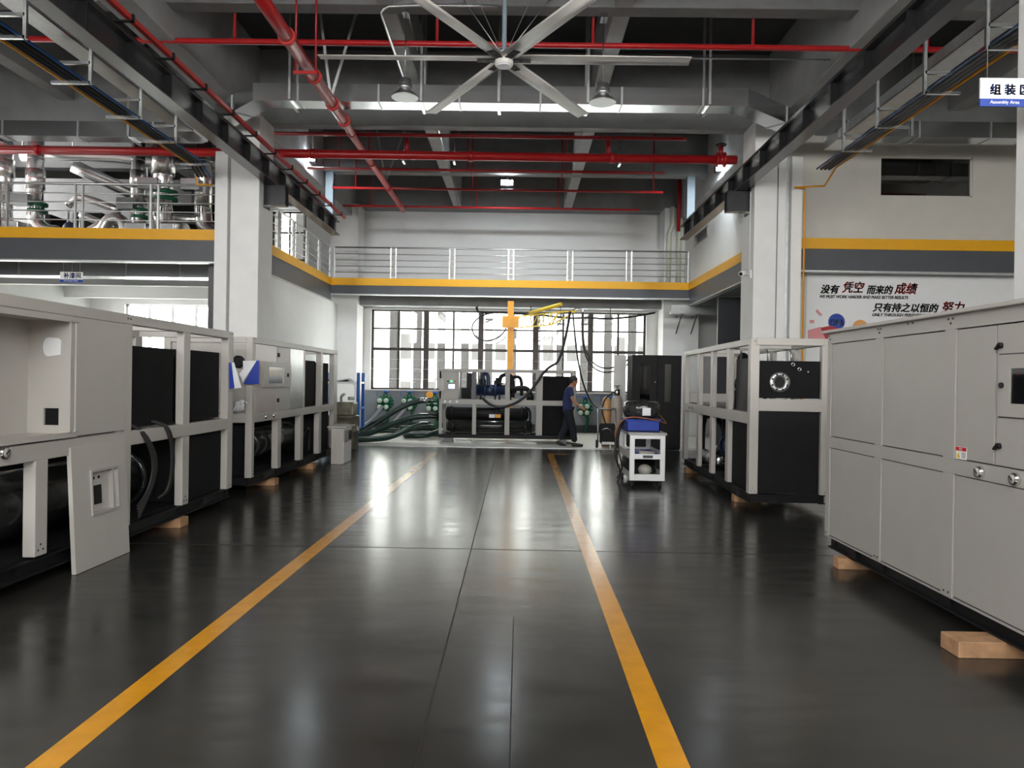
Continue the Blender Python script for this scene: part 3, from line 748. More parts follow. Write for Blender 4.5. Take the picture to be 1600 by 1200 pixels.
# security camera on the right column
t = T('security_camera', 'white bullet security camera on the corner of the far right column', 'security camera', (4.25, 14.55, 3.65))
MB().box(4.30, 14.5, 3.6, 4.33, 14.6, 3.75).build('wall_plate', M['sign_white'], t)
MB().cyl((4.31, 14.55, 3.68), (4.2, 14.5, 3.68), .02, 8).cyl((4.24, 14.56, 3.72), (4.1, 14.4, 3.66), .05, 12).build('body', M['sign_white'], t)
MB().cyl((4.1, 14.4, 3.66), (4.095, 14.394, 3.658), .035, 12).build('lens', M['black_gloss'], t)
pipe('wiring_conduit', 'thin white conduit rising from the security camera up the right column', (4.32, 14.62, 3.75), (4.32, 14.62, 5.25), .012, M['sign_white'], 'conduit', seg=6)
pipe('wiring_conduit', 'thin grey cable running down the front of the right column', (4.75, 14.385, .2), (4.76, 14.385, 5.9), .008, M['dado'], 'conduit', seg=6)

# ---------------------------------------------------------------- slogan wall poster
YB = 15.775
t = T('slogan_board', 'white slogan board with black and red lettering under the right upper floor', 'poster', (8.0, YB, 1.2))
box(5.84, YB, 1.2, 10.4, YB+.012, 3.9).build('panel', M['sign_white'], t)
def bt(body, px, py, size, m, w=None, bold=.011, shear=.25):
    p = at(px, py, Y=YB-.008); return text(body, size, p, 'front', M[m], t, bold=bold, shear=shear, width=w, depth=.005)
def pw(x0, x1): return (x1-x0)/1200*YB
bt('没有', 1281, 457.5, .19, 'ink_black', pw(1281, 1311)); bt('凭空', 1315, 456, .24, 'ink_red', pw(1315, 1350))
bt('而来的', 1353, 458.5, .19, 'ink_black', pw(1353, 1394)); bt('成绩', 1397, 458, .24, 'ink_red', pw(1397, 1433))
bt('WE MUST WORK HARDER AND MAKE BETTER RESULTS', 1280, 465.5, .085, 'ink_black', pw(1280, 1417), .004)
bt('只有持之以恒的', 1363, 486, .19, 'ink_black', pw(1363, 1465)); bt('努力', 1470, 487, .24, 'ink_red', pw(1470, 1506))
bt('ONLY THROUGH PERSEVERANCE EFFORTS', 1362, 494, .085, 'ink_black', pw(1362, 1480), .004)
def disc(px, py, r, m, name, dy=.004):
    p = at(px, py, Y=YB); return MB().cyl((p.x, YB, p.z), (p.x, YB-dy, p.z), r, 26).build(name, M[m], t)
disc(1307, 503, .185, 'sign_white', 'badge_rim', .003); disc(1307, 503, .17, 'sign_blue', 'badge')
bt('团结', 1297, 507.5, .13, 'ink_white', pw(1297, 1317), .003, 0)
disc(1344, 512, .16, 'orange', 'badge'); disc(1383, 516, .15, 'dado', 'badge')
def swoosh(pts, m, dy=0):
    q = [at(px, py, Y=YB) for px, py in pts]; return MB().prism([(v.x, YB-.001-dy, v.z) for v in q], (0, -.003, 0)).build('swoosh', M[m], t)
swoosh([(1262, 516), (1280, 511), (1300, 513), (1300, 530), (1262, 530)], 'pink'); swoosh([(1282, 512), (1297, 509), (1320, 516), (1320, 530), (1290, 530)], 'print_red', .0035)
swoosh([(1274, 486), (1277, 483), (1280, 487), (1285, 492), (1282, 494), (1277, 490)], 'pink'); swoosh([(1265, 500), (1272, 500), (1272, 505), (1265, 505)], 'pink')
# ================================================================ MACHINES
def panel(t, name, x0, x1, y0, y1, z0, z1, m, bev=.004):
    return box(x0, y0, z0, x1, y1, z1).build(name, m, t, bev=bev)
def dots(pts, axis, r=.008, l=.004):
    mb = MB(); a = Vector(axis)
    for p in pts: mb.cyl(p, Vector(p)+a*l, r, 8)
    return mb
def tank(t, p, q, r, m, name='pressure_vessel', flange=True):
    p, q = Vector(p), Vector(q); d = (q-p).normalized(); L = (q-p).length
    pr = [(0, -.28*r), (r*.45, -.24*r), (r*.8, -.12*r), (r, 0), (r, L), (r*.8, L+.12*r), (r*.45, L+.24*r), (0, L+.28*r)]
    mb = MB().lathe(pr, p, d, 26, flat=False)
    if flange:
        for s in (.06, .94): mb.lathe([(r, L*s-.03), (r*1.12, L*s-.03), (r*1.12, L*s+.03), (r, L*s+.03)], p, d, 26)
    return mb.build(name, m, t)
def compressor(t, c, s=1.0, axis='y', m='navy_motor'):
    """horizontal screw compressor: motor barrel, rotor case, end bell, top valve block"""
    c = Vector(c); d = Vector((0, 1, 0)) if axis == 'y' else Vector((1, 0, 0)); n = Vector((1, 0, 0)) if axis == 'y' else Vector((0, 1, 0))
    mb = MB()
    mb.lathe([(0, -.46*s), (.12*s, -.46*s), (.17*s, -.42*s), (.17*s, -.2*s), (.2*s, -.2*s), (.2*s, -.16*s), (.165*s, -.15*s), (.175*s, .1*s), (.21*s, .11*s), (.21*s, .15*s), (.15*s, .17*s), (.13*s, .4*s), (.09*s, .46*s), (0, .46*s)], c, d, 22)
    o = mb.build('compressor_body', M[m], t)
    mb = MB(); b = c-d*.25*s
    mb.bar(b+Vector((0, 0, .12*s)), b+Vector((0, 0, .32*s)), .2*s, .24*s); mb.cyl(b+Vector((0, 0, .3*s)), b+Vector((0, 0, .42*s)), .05*s)
    mb.build('terminal_box', M['black'], t)
    mb = MB(); e = c+d*.25*s
    mb.tube([e+Vector((0, 0, .1*s)), e+Vector((0, 0, .36*s)), e+d*.1*s+Vector((0, 0, .46*s)), e+d*.3*s+Vector((0, 0, .46*s)), e+d*.38*s+Vector((0, 0, .3*s)), e+d*.38*s+Vector((0, 0, -.2*s))], .06*s, 12, smooth_path=2)
    mb.lathe([(.06*s, -.02), (.11*s, -.02), (.11*s, .02), (.06*s, .02)], e+Vector((0, 0, .2*s)), (0, 0, 1), 16)
    mb.build('discharge_pipe', M['black'], t)
    mb = MB()
    for k in (-.3, .25):
        q = c+d*k*s; mb.bar(q+n*.15*s+Vector((0, 0, -.1*s)), q+n*.15*s+Vector((0, 0, -.36*s)), .05*s); mb.bar(q-n*.15*s+Vector((0, 0, -.1*s)), q-n*.15*s+Vector((0, 0, -.36*s)), .05*s)
    mb.build('mounting_feet', M['black'], t)
    return o
def block(x0, y0, x1, y1, h, label, group='wooden support blocks'):
    return tag(box(x0, y0, 0, x1, y1, h).build('support_block', M['wood'], bev=.006), label, 'wood block', group)
def gauge(t, p, axis, r=.045):
    a = Vector(axis)
    o = MB().lathe([(r*.9, 0), (r*1.15, 0), (r*1.15, .012), (r, .03), (r*.92, .03)], p, a, 22).build('gauge', M['chrome'], t)
    MB().lathe([(0, .0305), (r*.8, .0305), (r*.8, .032), (0, .032)], p, a, 22).build('dial', M['mach_grey'], o)
    MB().bar(Vector(p)+a*.034-Vector((0, .3*r, .2*r)), Vector(p)+a*.034+Vector((0, .5*r, .5*r)), .006).build('pointer', M['black'], o)
    return o
def skid(t, x0, x1, y0, y1, z0=.1, z1=.215):
    mb = MB(); w = .09
    for a, b in ((x0, x0+w), (x1-w, x1)):
        mb.box(a, y0, z0, b, y1, z0+.012); mb.box(a, y0, z1-.012, b, y1, z1)
        xm = a+.05 if a == x0 else b-.05
        mb.box(xm-.006, y0, z0, xm+.006, y1, z1)
    n = 5
    for i in range(n):
        y = y0+(y1-y0-.09)*i/(n-1); mb.box(x0+.03, y, z0+.01, x1-.03, y+.09, z1-.005)
    mb.build('skid', M['black'], t)
    for k in (.12, .85):
        y = y0+(y1-y0)*k
        box(x0 if True else x1, y, z0-.002, x0+.11, y+.13, z1+.002).build('lifting_plate', M['black'], t)
        box(x1-.11, y, z0-.002, x1, y+.13, z1+.002).build('lifting_plate', M['black'], t)

# ---------------------------------------------------------------- A: open cabinet, front left
XA, DA = -3.57, 1.23; xb = XA-DA; ya, yb = 4.15, 9.53
A = T('chiller_unit', 'long open-framed white chiller nearest the camera on the left, with an empty control box', 'chiller', ((XA+xb)/2, (ya+yb)/2, 0))
skid(A, xb, XA-.01, ya, yb-.005)
f = MB()
for x0, x1 in ((XA-.09, XA), (xb, xb+.09)):
    f.box(x0, ya, 2.06, x1, yb, 2.15); f.box(x0, ya, .95, x1, yb, 1.08)
    x0 -= .002; x1 += .002
    f.box(x0, yb-.17, .215, x1, yb+.003, 2.07); f.box(x0, ya-.003, .215, x1, ya+.15, 2.07)
    f.box(x0+.004, 8.13, .215, x1-.004, 8.29, .952); f.box(x0+.004, 8.13, 1.078, x1-.004, 8.29, 2.062); f.box(x0, 6.915, .215, x1, 7.035, 2.06)
    f.box(x0, 5.64, .235, x1, 5.79, .952)
for y in (ya, yb-.09, 7.0, 8.15):
    f.box(xb+.09, y, 2.07, XA-.09, y+.08, 2.15)
for y in (ya, yb-.09): f.box(xb+.09, y, .95, XA-.09, y+.09, 1.08)
f.build('frame', M['mach_white'], A, bev=.006)
mb = MB()
for y in (9.36, 9.53): pass
mb = dots([(XA, 9.42, 2.12), (XA, 9.48, 2.12), (XA, 9.45, .27), (XA, 9.41, .25), (XA, 9.49, .25), (XA, 8.17, .26), (XA, 8.23, .26), (XA, 8.2, .3), (XA, 6.95, 2.11), (XA, 7.0, 2.11), (XA, 5.68, .28), (XA, 5.74, .28), (XA, 5.71, .32)], (1, 0, 0))
mb.build('bolts', M['black'], A)
panel(A, 'side_panel', XA-.05, XA+.006, 6.14, 6.912, 1.098, 2.057, M['mach_white'])
# empty electrical box
eb = MB(); y0, y1, z0, z1, dp = 4.35, 6.05, 1.125, 2.02, .33
eb.box(XA-dp-.02, y0, z0, XA-dp, y1, z1); eb.box(XA-dp, y0-.02, z0, XA, y0, z1)
eb.box(XA-dp, y0, z1, XA, y1, z1+.03); eb.box(XA-dp, y0, z0-.03, XA, y1, z0)
# inner side wall facing the camera, with a square opening
xs = [XA-dp, XA-.27, XA-.145, XA-.115, XA]
eb.box(XA-dp, y1, z0, XA-.225, y1+.02, z1); eb.box(XA-.225, y1, z0+.2, XA-.045, y1+.02, 1.90); eb.box(XA-.225, y1, z0, XA-.045, y1+.02, z0+.065)
eb.box(XA-.225, y1, 1.90, XA-.045, y1+.02, z1); eb.box(XA-.045, y1, z0, XA, y1+.02, z1)
eb.box(XA-.225, y1, z0+.065, XA-.2, y1+.02, z0+.2); eb.box(XA-.08, y1, z0+.065, XA-.045, y1+.02, z0+.2)

e = eb.build('control_box', M['mach_white'], A)
r = MB(); r.box(XA, y0-.05, z1-.012, XA+.018, y1+.09, z1+.035); r.box(XA, y0-.05, z0-.03, XA+.018, y1+.09, z0+.012); r.box(XA, y1-.012, z0, XA+.018, y1+.012, z1); r.box(XA, y1+.065, z0, XA+.018, y1+.09, z1); r.box(XA, y1+.02, z0, XA+.006, y1+.065, z1)
r.build('door_rim', M['mach_white'], e)
cx_, cz_ = XA-.115, 1.81
pl = [(cx_-.055+.04*math.cos(a), cz_+.075*math.sin(a)) for a in [PI*.5+PI*i/10 for i in range(11)]]+[(cx_+.045, cz_-.06), (cx_+.05, cz_+.05), (cx_+.03, cz_+.07)]
MB().prism([(x, y1-.001, z) for x, z in pl], (0, -.003, 0)).build('lit_hole_patch', M['sign_white'], e)  # white patch paints the light showing through a cable hole
gauge(A, (XA, 5.28, 1.045), (1, 0, 0), .042)
panel(A, 'foam_panel', xb+.2, XA-.1, 7.06, 8.1, 1.1, 1.875, M['black_matte']); panel(A, 'foam_panel', xb+.2, XA-.1, 8.3, 9.34, 1.1, 1.885, M['black_matte'])
panel(A, 'foam_panel', xb+.2, XA-.07, 8.3, 9.35, .225, .945, M['black_matte'])
tank(A, (XA-.5, 4.5, .55), (XA-.5, 7.95, .55), .27, M['black_gloss'])
box(xb+.1, ya+.1, .2155, XA-.1, yb-.02, .222).build('glare_block_plate', M['black_matte'], A)  # added black plate that blocks floor glare through the skid
box(xb+.1, yb-.07, .02, XA-.1, yb-.04, .945).build('end_panel', M['black_matte'], A)  # added black panel closing the open end against floor glare
panel(A, 'back_panel', xb+.1, xb+.14, ya+.2, 9.3, .02, .95, M['black_matte'])  # carried down and along to block the bright floor behind
mb = MB()
for k in range(5):
    o = k*.012
    mb.tube([(XA-.25, 7.12+o, 1.2), (XA-.05, 7.16+o, 1.13), (XA+.03, 7.25+o*1.5, 1.0), (XA+.05, 7.38+o*2, .75), (XA+.02, 7.35+o*1.5, .5), (XA-.02, 7.2+o*.6, .36-.03*k)], .010, 7, smooth_path=2)
mb.build('hose_bundle', M['rubber'], A)
mb = MB()
for k in range(3):
    o = k*.022
    mb.tube([(XA-.25, 7.6+o, 1.15), (XA-.03, 7.66+o, 1.13), (XA+.035, 7.74+o, 1.02), (XA+.04, 7.8+o, .7), (XA-.0, 7.8+o, .42), (XA-.06, 7.7+o, .36)], .015, 7, smooth_path=2)
mb.build('hose_bundle', M['rubber'], A)
block(-3.95, 8.0, -3.53, 8.2, .098, 'wooden block under the near left chiller, below the hanging hoses')
block(-4.0, 4.5, -3.5, 4.7, .098, 'wooden block under the near left chiller at the left picture edge')
block(-4.95, 9.2, -4.5, 9.4, .098, 'wooden block under the back corner of the near left chiller')

# door panel leaning on chiller A
t = T('door_panel', 'loose white cabinet door with a framed screen cutout, leaning on the near left chiller', 'panel', (-3.2, 6.5, 0))
th = .05
Wd, Hd = .82, 1.01
def leaf(name, a0, a1, h0, h1, d0, d1, m):
    mb = MB().box(a0, d0, h0, a1, d1, h1)
    return mb
parts = MB()
c0, c1, k0, k1 = .27, .66, .44, .78
for (a0, a1, h0, h1) in ((0, Wd, 0, k0), (0, Wd, k1, Hd), (0, c0, k0, k1), (c1, Wd, k0, k1)): parts.box(a0, 0, h0, a1, .035, h1)
bmesh.ops.remove_doubles(parts.bm, verts=parts.bm.verts, dist=1e-5)
P0, P1 = Vector((-3.50, 6.06, 0)), Vector((-3.49, 6.88, 0))
dv = (P1-P0).normalized(); nv = Vector((dv.y, -dv.x, 0)); tilt = math.radians(3.2)
upv = (Vector((0, 0, 1))*math.cos(tilt) - nv*math.sin(tilt)).normalized(); nn = dv.cross(upv)
LM = Matrix(((dv.x, -nn.x, upv.x, P0.x), (dv.y, -nn.y, upv.y, P0.y), (dv.z, -nn.z, upv.z, P0.z+.004), (0, 0, 0, 1)))
parts.xf(LM).build('door_leaf', M['mach_white'], t)
mb = MB(); mb.box(c0, .04, k0, c1-.07, .05, k1); 
mb.xf(LM).build('back_plate', M['mach_white'], t)
mb = MB()
for (a0, a1, h0, h1) in ((c0-.02, c1+.02, k0-.02, k0), (c0-.02, c1+.02, k1, k1+.02), (c0-.02, c0, k0, k1), (c1, c1+.02, k0, k1)): mb.box(a0, -.012, h0, a1, .002, h1)
mb.box(c1-.07, .0, k0, c1-.05, .05, k1)
mb.xf(LM).build('cutout_frame', M['mach_grey'], t)
mb = MB(); mb.box(c0+.03, .034, k0+.06, c0+.20, .041, k0+.22)
for a in (.09, .17): mb.cyl((c0+a, .033, k1-.055), (c0+a, .041, k1-.055), .013, 10)
mb.xf(LM).build('openings', M['black'], t)

# ---------------------------------------------------------------- B: second left chiller
XB, DB = -3.65, 1.22; xb = XB-DB; ya, yb = 10.45, 15.33
B = T('chiller_unit', 'second white chiller on the left, with closed upper doors and a window panel', 'chiller', ((XB+xb)/2, (ya+yb)/2, 0))
skid(B, xb, XB-.01, ya, yb)
f = MB()
for x0, x1 in ((XB-.09, XB), (xb, xb+.09)):
    f.box(x0, ya, 2.06, x1, yb, 2.14); f.box(x0, ya, .965, x1, yb, 1.085); x0 -= .002; x1 += .002; f.box(x0, ya-.003, .215, x1, ya+.1, 2.062); f.box(x0, yb-.24, .215, x1, yb+.003, .967); f.box(x0, yb-.3, 1.083, x1, yb+.003, 2.062)
    for y0, y1 in ((11.58, 11.75), (12.78, 12.96), (13.96, 14.14)): f.box(x0, y0, .215, x1, y1, .965)
    f.box(x0, 12.9, 1.085, x1, 13.02, 2.06); f.box(x0, 14.05, 1.085, x1, 14.19, 2.06)
for y in (ya, yb-.09):
    f.box(xb+.09, y, 2.06, XB-.09, y+.09, 2.14); f.box(xb+.09, y, .965, XB-.09, y+.09, 1.085)
f.build('frame', M['mach_white'], B, bev=.006)
dots([(XB, 10.49, .26), (XB, 10.52, .26), (XB, 10.5, .3), (XB, 10.5, 2.12), (XB, 12.9, 2.11), (XB, 11.66, .25), (XB, 12.87, .25)], (1, 0, 0)).build('bolts', M['black'], B)
panel(B, 'door', XB-.03, XB+.006, 10.55, 11.47, 1.09, 2.055, M['mach_pink']); panel(B, 'door', XB-.03, XB+.006, 11.49, 12.13, 1.09, 2.055, M['mach_white']); panel(B, 'film_panel', XB-.03, XB+.008, 12.14, 12.89, 1.09, 2.055, M['film'])
box(xb+.1, ya+.03, 1.09, XB-.1, ya+.06, 2.05).build('end_panel', M['mach_grey'], B)
d = MB()
y0, y1, z0, z1, w0, w1, v0, v1 = 10.78, 12.05, 1.45, 1.82, 11.0, 11.7, 1.505, 1.74
for (a, b, c, e_) in ((y0, y1, z0, v0), (y0, y1, v1, z1), (y0, w0, v0, v1), (w1, y1, v0, v1)): d.box(XB+.006, a, c, XB+.05, b, e_)
bmesh.ops.remove_doubles(d.bm, verts=d.bm.verts, dist=1e-5)
dd = d.build('display_hatch', M['mach_grey'], B)
box(XB+.03, w0, v0, XB+.036, w1, v1).build('window_pane', M['chrome'], dd)
mb = MB()
for y, z in ((11.88, 1.63),): mb.cyl((XB+.05, y, z), (XB+.065, y, z), .03, 12)
mb.build('lock', M['black'], dd)
mb = MB()
for z in (1.93, 1.25): mb.box(XB+.006, 11.5, z-.03, XB+.03, 11.55, z+.03)
mb.build('lock', M['black'], B)
gauge(B, (XB, 11.0, 1.03), (1, 0, 0), .03); gauge(B, (XB, 11.35, 1.03), (1, 0, 0), .03)
MB().lathe([(.05, 0), (.085, 0), (.085, .03), (.05, .03)], (XB-.2, ya+.03, 1.8), (0, -1, 0), 22).build('round_port', M['black'], B)
MB().lathe([(0, 0), (.05, 0), (.05, .02), (0, .02)], (XB-.2, ya+.03, 1.8), (0, -1, 0), 22).build('port_disc', M['sign_white'], B)
panel(B, 'foam_panel', xb+.1, XB-.1, 13.04, 14.03, 1.1, 1.9, M['black_matte']); panel(B, 'foam_panel', xb+.1, XB-.1, 14.2, 15.0, 1.1, 1.88, M['black_matte'])
panel(B, 'foam_panel', xb+.1, XB-.1, 14.15, 15.05, .225, .96, M['black_matte']); panel(B, 'foam_panel', xb+.1, XB-.12, 10.6, 10.66, .225, .95, M['black_matte'])
box(xb+.1, ya+.1, .2155, XB-.1, yb-.02, .222).build('glare_block_plate', M['black_matte'], B)  # same added plate against floor glare
panel(B, 'back_panel', xb+.1, xb+.14, 10.7, 15.0, .02, .95, M['black_matte'])  # lengthened to block the bright floor behind
tank(B, (XB-.36, 10.95, .6), (XB-.36, 13.2, .6), .22, M['black_gloss'])
MB().tube([(XB-.15, 13.3, .5), (XB-.08, 13.5, .75), (XB-.08, 13.62, .6), (XB-.1, 13.65, .3)], .025, 8, smooth_path=2).build('elbow_pipe', M['black_gloss'], B)
block(-4.0, 11.25, -3.58, 11.45, .098, 'wooden block under the near end of the second left chiller')
block(-4.0, 13.35, -3.58, 13.55, .098, 'orange-tinted wooden block under the middle of the second left chiller')
block(-4.8, 15.0, -4.4, 15.2, .098, 'wooden block under the far back corner of the second left chiller')
# papers and gloves hung on the machines
def sheet(name, pts_w, pts_b, label, y):
    t = T(name, label, 'paper', (pts_w[0][0], y, min(p[1] for p in pts_w)))
    MB().prism([(x, y, z) for x, z in pts_w], (0, -.004, 0)).build('white_side', M['paper'], t)
    MB().prism([(x, y-.006, z) for x, z in pts_b], (0, -.004, 0)).build('blue_side', M['paper_blue'], t)
def hp(pts, y):
    return [(v.x, v.z) for v in (at(350+x/8.57, 520+yy/8.57, Y=y) for x, yy in pts)]
sheet('hanging_paper', hp([(105, 400), (135, 395), (235, 735), (140, 745)], 9.33), hp([(70, 400), (100, 400), (145, 740), (75, 750)], 9.33), 'folded blue and white sheet hanging at the corner of the near left chiller', 9.33)
sheet('hanging_paper', hp([(255, 375), (440, 372), (245, 675), (235, 610), (205, 555), (258, 480)], 10.40), hp([(440, 372), (475, 370), (470, 690), (265, 685)], 10.40), 'blue and white folded sheet hanging on the end of the second left chiller', 10.40)
t = T('work_gloves', 'pale cotton work gloves tucked on the end of the second left chiller', 'gloves', tuple(at(375, 628, Y=10.40)))
for k in range(2):
    mb = MB(); c = at(372+k*6, 632-k*2, Y=10.42)
    mb.ball(c, .045, sc=(1, .5, 1.1), seg=12)
    for i in range(4): mb.tube([c+Vector((-.03+i*.02, -.01, -.02)), c+Vector((-.05+i*.025, -.015, -.075)), c+Vector((-.055+i*.03, -.01, -.105+.01*abs(i-1.5)))], .011, 7)
    mb.tube([c+Vector((.03, -.01, 0)), c+Vector((.06, -.015, .02)), c+Vector((.075, -.01, -.01))], .012, 7)
    mb.build('glove', M['paper'], t)

# ---------------------------------------------------------------- R1: closed grey chiller front right
XR = 2.88; xo = XR+1.22; ya, yb = 3.3, 7.22
R = T('chiller_unit', 'large closed grey chiller cabinet nearest the camera on the right', 'chiller', ((XR+xo)/2, (ya+yb)/2, 0))
skid(R, XR+.015, xo-.015, ya, yb-.04)
cols = [(7.14, 6.25), (6.13, 5.24), (5.11, 4.22), (4.10, 3.42)]
cols_u = cols
f = MB()
def fr(x0, x1):
    f.box(x0, ya, 1.99, x1, yb, 2.085); f.box(x0, ya, 1.03, x1, yb, 1.128); f.box(x0, ya, .2, x1, yb, .212)
    edges = [yb]+[v for c in cols for v in c]+[ya]
    for i in range(0, len(edges), 2):
        for z0, z1 in ((.2125, 1.0295), (1.1285, 1.9895)): f.box(x0, edges[i+1], z0, x1, edges[i], z1)
fr(XR, XR+.05); fr(xo-.05, xo)
for z0, z1 in ((2.0, 2.085), (1.03, 1.128), (.2, .212)): f.box(XR+.0505, yb-.05, z0, xo-.0505, yb, z1); f.box(XR+.05, ya, z0, xo-.05, ya+.05, z1)
f.build('frame', M['mach_grey'], R)
box(XR+.03, ya+.03, .22, xo-.03, yb-.03, 2.08).build('inner_casing', M['groove'], R)
def rp(name, a, b, z0, z1, m='mach_grey', g=.008, x=.007): return box(XR+x, b+g, z0+g, XR+.045, a-g, z1-g).build(name, M[m], R, bev=.003)
for i, (a, b) in enumerate(cols):
    rp('side_panel', a, b, .212, 1.03)
    if i < 2: rp('side_panel', a, b, 1.128, 1.99)
rp('side_panel', 5.11, 4.686, 1.128, 1.99); 
dd = rp('control_door', 4.686, 3.7, 1.128, 1.99)
for a, b in ((3.7, 3.42),): rp('side_panel', a, b, 1.128, 1.99)
h = MB(); y1_, y0_, z0, z1, wy1, wy0, wz0, wz1 = 4.645, 3.95, 1.432, 1.80, 4.53, 4.06, 1.51, 1.72
for (a, b, c, e_) in ((y0_, y1_, z0, wz0), (y0_, y1_, wz1, z1), (y0_, wy0, wz0, wz1), (wy1, y1_, wz0, wz1)): h.box(XR-.006, a, c, XR+.007, b, e_)
bmesh.ops.remove_doubles(h.bm, verts=h.bm.verts, dist=1e-5)
hh = h.build('display_hatch', M['mach_grey'], R, bev=.002)
g_ = MB()
for (a, b, c, e_) in ((y0_-.008, y1_+.008, z0-.008, z0), (y0_-.008, y1_+.008, z1, z1+.008), (y1_, y1_+.008, z0, z1)): g_.box(XR+.003, a, c, XR+.0075, b, e_)
g_.build('gap', M['groove'], R)
box(XR-.002, wy0, wz0, XR+.001, wy1, wz1).build('window_pane', M['clear_plate'], hh)
box(XR+.0045, wy0, wz0, XR+.0068, wy1, wz1).build('display_plate', M['steel_grey'], hh)
mb = MB(); mb.box(XR+.003, 4.2, 1.55, XR+.0044, 4.42, 1.66); mb.build('display_screen', M['black_gloss'], hh)
MB().cyl((XR+.002, 4.47, 1.69), (XR+.0044, 4.47, 1.69), .022, 12).build('stop_button', M['red_plastic'], hh)
MB().cyl((XR-.004, 4.605, 1.618), (XR-.02, 4.605, 1.618), .017, 12).build('lock', M['black'], R)
for z in (1.857, 1.254):
    mb = MB(); mb.cyl((XR+.012, 4.637, z), (XR-.012, 4.637, z), .018, 12); mb.bar((XR-.014, 4.63, z+.004), (XR-.014, 4.66, z-.022), .02, .012); mb.build('lock', M['black'], R)
gauge(R, (XR, 4.806, 1.077), (-1, 0, 0), .034); gauge(R, (XR, 4.465, 1.077), (-1, 0, 0), .034)
# warning sticker
st = box(XR+.0052, 4.975, 1.133, XR+.0068, 5.095, 1.214).build('warning_label', M['sign_white'], R)
box(XR+.0042, 4.977, 1.188, XR+.005, 5.093, 1.212).build('red_header', M['ink_red'], st)
MB().prism([(XR+.0042, 5.088, 1.14), (XR+.0042, 5.045, 1.14), (XR+.0042, 5.0665, 1.18)], (.0006, 0, 0)).build('triangle', M['jib_light'], st)
text('!', .03, (XR+.0036, 5.070, 1.145), 'left', M['ink_black'], R, 'warning_mark', .0006)
text('警告', .018, (XR+.0036, 5.055, 1.193), 'left', M['ink_white'], R, 'warning_text', .0006)
ln = MB()
for i in range(4): ln.box(XR+.0042, 4.985, 1.145+i*.01, XR+.005, 5.03, 1.148+i*.01)
ln.build('text_lines', M['ink_black'], st)
dots([(XR-.001, y, z) for y in (7.19, 6.21, 6.165, 5.2, 5.145) for z in (.235, 2.06)]+[(XR-.001, y, 2.03) for y in (7.165, 6.19, 5.17)]+[(XR-.001, 5.67, 2.07), (XR-.001, 5.74, 2.07)], (-1, 0, 0), .008).build('bolts', M['groove'], R)
mb = MB(); mb.box(XR-.045, ya-.04, 2.085, xo+.045, yb+.05, 2.112); mb.build('roof', M['mach_white'], R, bev=.004)
block(2.62, 4.56, 3.25, 4.76, .098, 'large pine block under the near right chiller, sticking out toward the aisle')
block(2.80, 6.71, 3.2, 6.83, .098, 'small pine block under the far corner of the near right chiller')
block(3.75, 4.6, 4.15, 4.8, .098, 'wooden block under the wall side of the near right chiller')

# ---------------------------------------------------------------- R2: open chiller, right
R2 = T('chiller_unit', 'open-framed white chiller on the right with a black end panel and round flange', 'chiller', (2.92, 9.75, 0))
X0, X1, ya, yb = 2.92, 3.90, 9.75, 14.32
skid(R2, X0+.01, X1-.01, ya, yb)
f = MB()
for x0, x1 in ((X0, X0+.07), (X1-.07, X1)):
    f.box(x0, ya, 2.105, x1, yb, 2.19); f.box(x0, ya, 1.095, x1, yb, 1.24); x0 -= .002; x1 += .002
    f.box(x0, ya-.002, .215, x1, ya+.12, 2.107); f.box(x0, yb-.2, .215, x1, yb+.003, 2.107)
    for y0, y1 in ((12.9, 13.05), (11.9, 12.05), (10.87, 11.02)): f.box(x0+.003, y0, .215, x1-.003, y1, 1.095); f.box(x0+.003, y0, 1.24, x1-.003, y1, 2.105)
f.box(X0-.001, ya-.004, .215, X0+.11, ya+.1, 2.1); f.box(X1-.09, ya-.004, .215, X1+.001, ya+.1, 2.1)
for y in (ya, yb-.1): f.box(X0+.07, y, 2.1, X1-.07, y+.1, 2.19); f.box(X0+.07, y, 1.265, X1-.07, y+.1, 1.42)
for y in (11.0, 12.9): f.box(X0+.07, y, 2.11, X1-.07, y+.08, 2.18)
f.build('frame', M['mach_white'], R2, bev=.006)
dots([(2.95, ya, .25), (2.99, ya, .25), (2.97, ya, .29), (3.83, ya, .25), (3.87, ya, .25), (2.97, ya, 2.15)], (0, -1, 0)).build('bolts', M['groove'], R2)
dots([(X0, 13.7, 1.17), (X0, 13.45, 1.17)], (-1, 0, 0), .022, .006).build('gauge_holes', M['black'], R2)
box(X0+.12, ya+.05, 1.43, X1-.09, ya+.9, 1.905).build('evaporator_box', M['black_matte'], R2, bev=.01)
box(X0+.12, ya+.04, .22, X1-.1, ya+.1, 1.26).build('end_panel', M['black'], R2)
box(X0+.06, ya+.14, .225, X0+.1, 10.86, 1.09).build('side_panel', M['black_matte'], R2); box(X0+.09, ya+.14, 1.25, X0+.14, 10.82, 1.95).build('side_panel', M['black'], R2)
fl = Vector((3.297, ya+.05, 1.634))
mb = MB().lathe([(.068, 0), (.128, 0), (.128, .022), (.068, .022), (.068, 0)], fl, (0, -1, 0), 28)
o = mb.build('flange', M['galv_dull'], R2)
mb = MB()
for k in range(8):
    a = k*PI/4+.39; p = fl+Vector((.1*math.cos(a), -.0215, .1*math.sin(a))); mb.cyl(p, p+Vector((0, -.002, 0)), .013, 10)
mb.build('bolt_holes', M['black'], o)
MB().cyl(fl, fl+Vector((0, -.004, 0)), .066, 22).build('bore', M['black'], o)
mb = MB()
for x, z in ((3.46, 1.86), (3.54, 1.80)):
    ring = [(x+.02*math.cos(a*PI/6), ya+.035, z+.02*math.sin(a*PI/6)) for a in range(12)]; mb.tube(ring, .006, 6, closed=True)
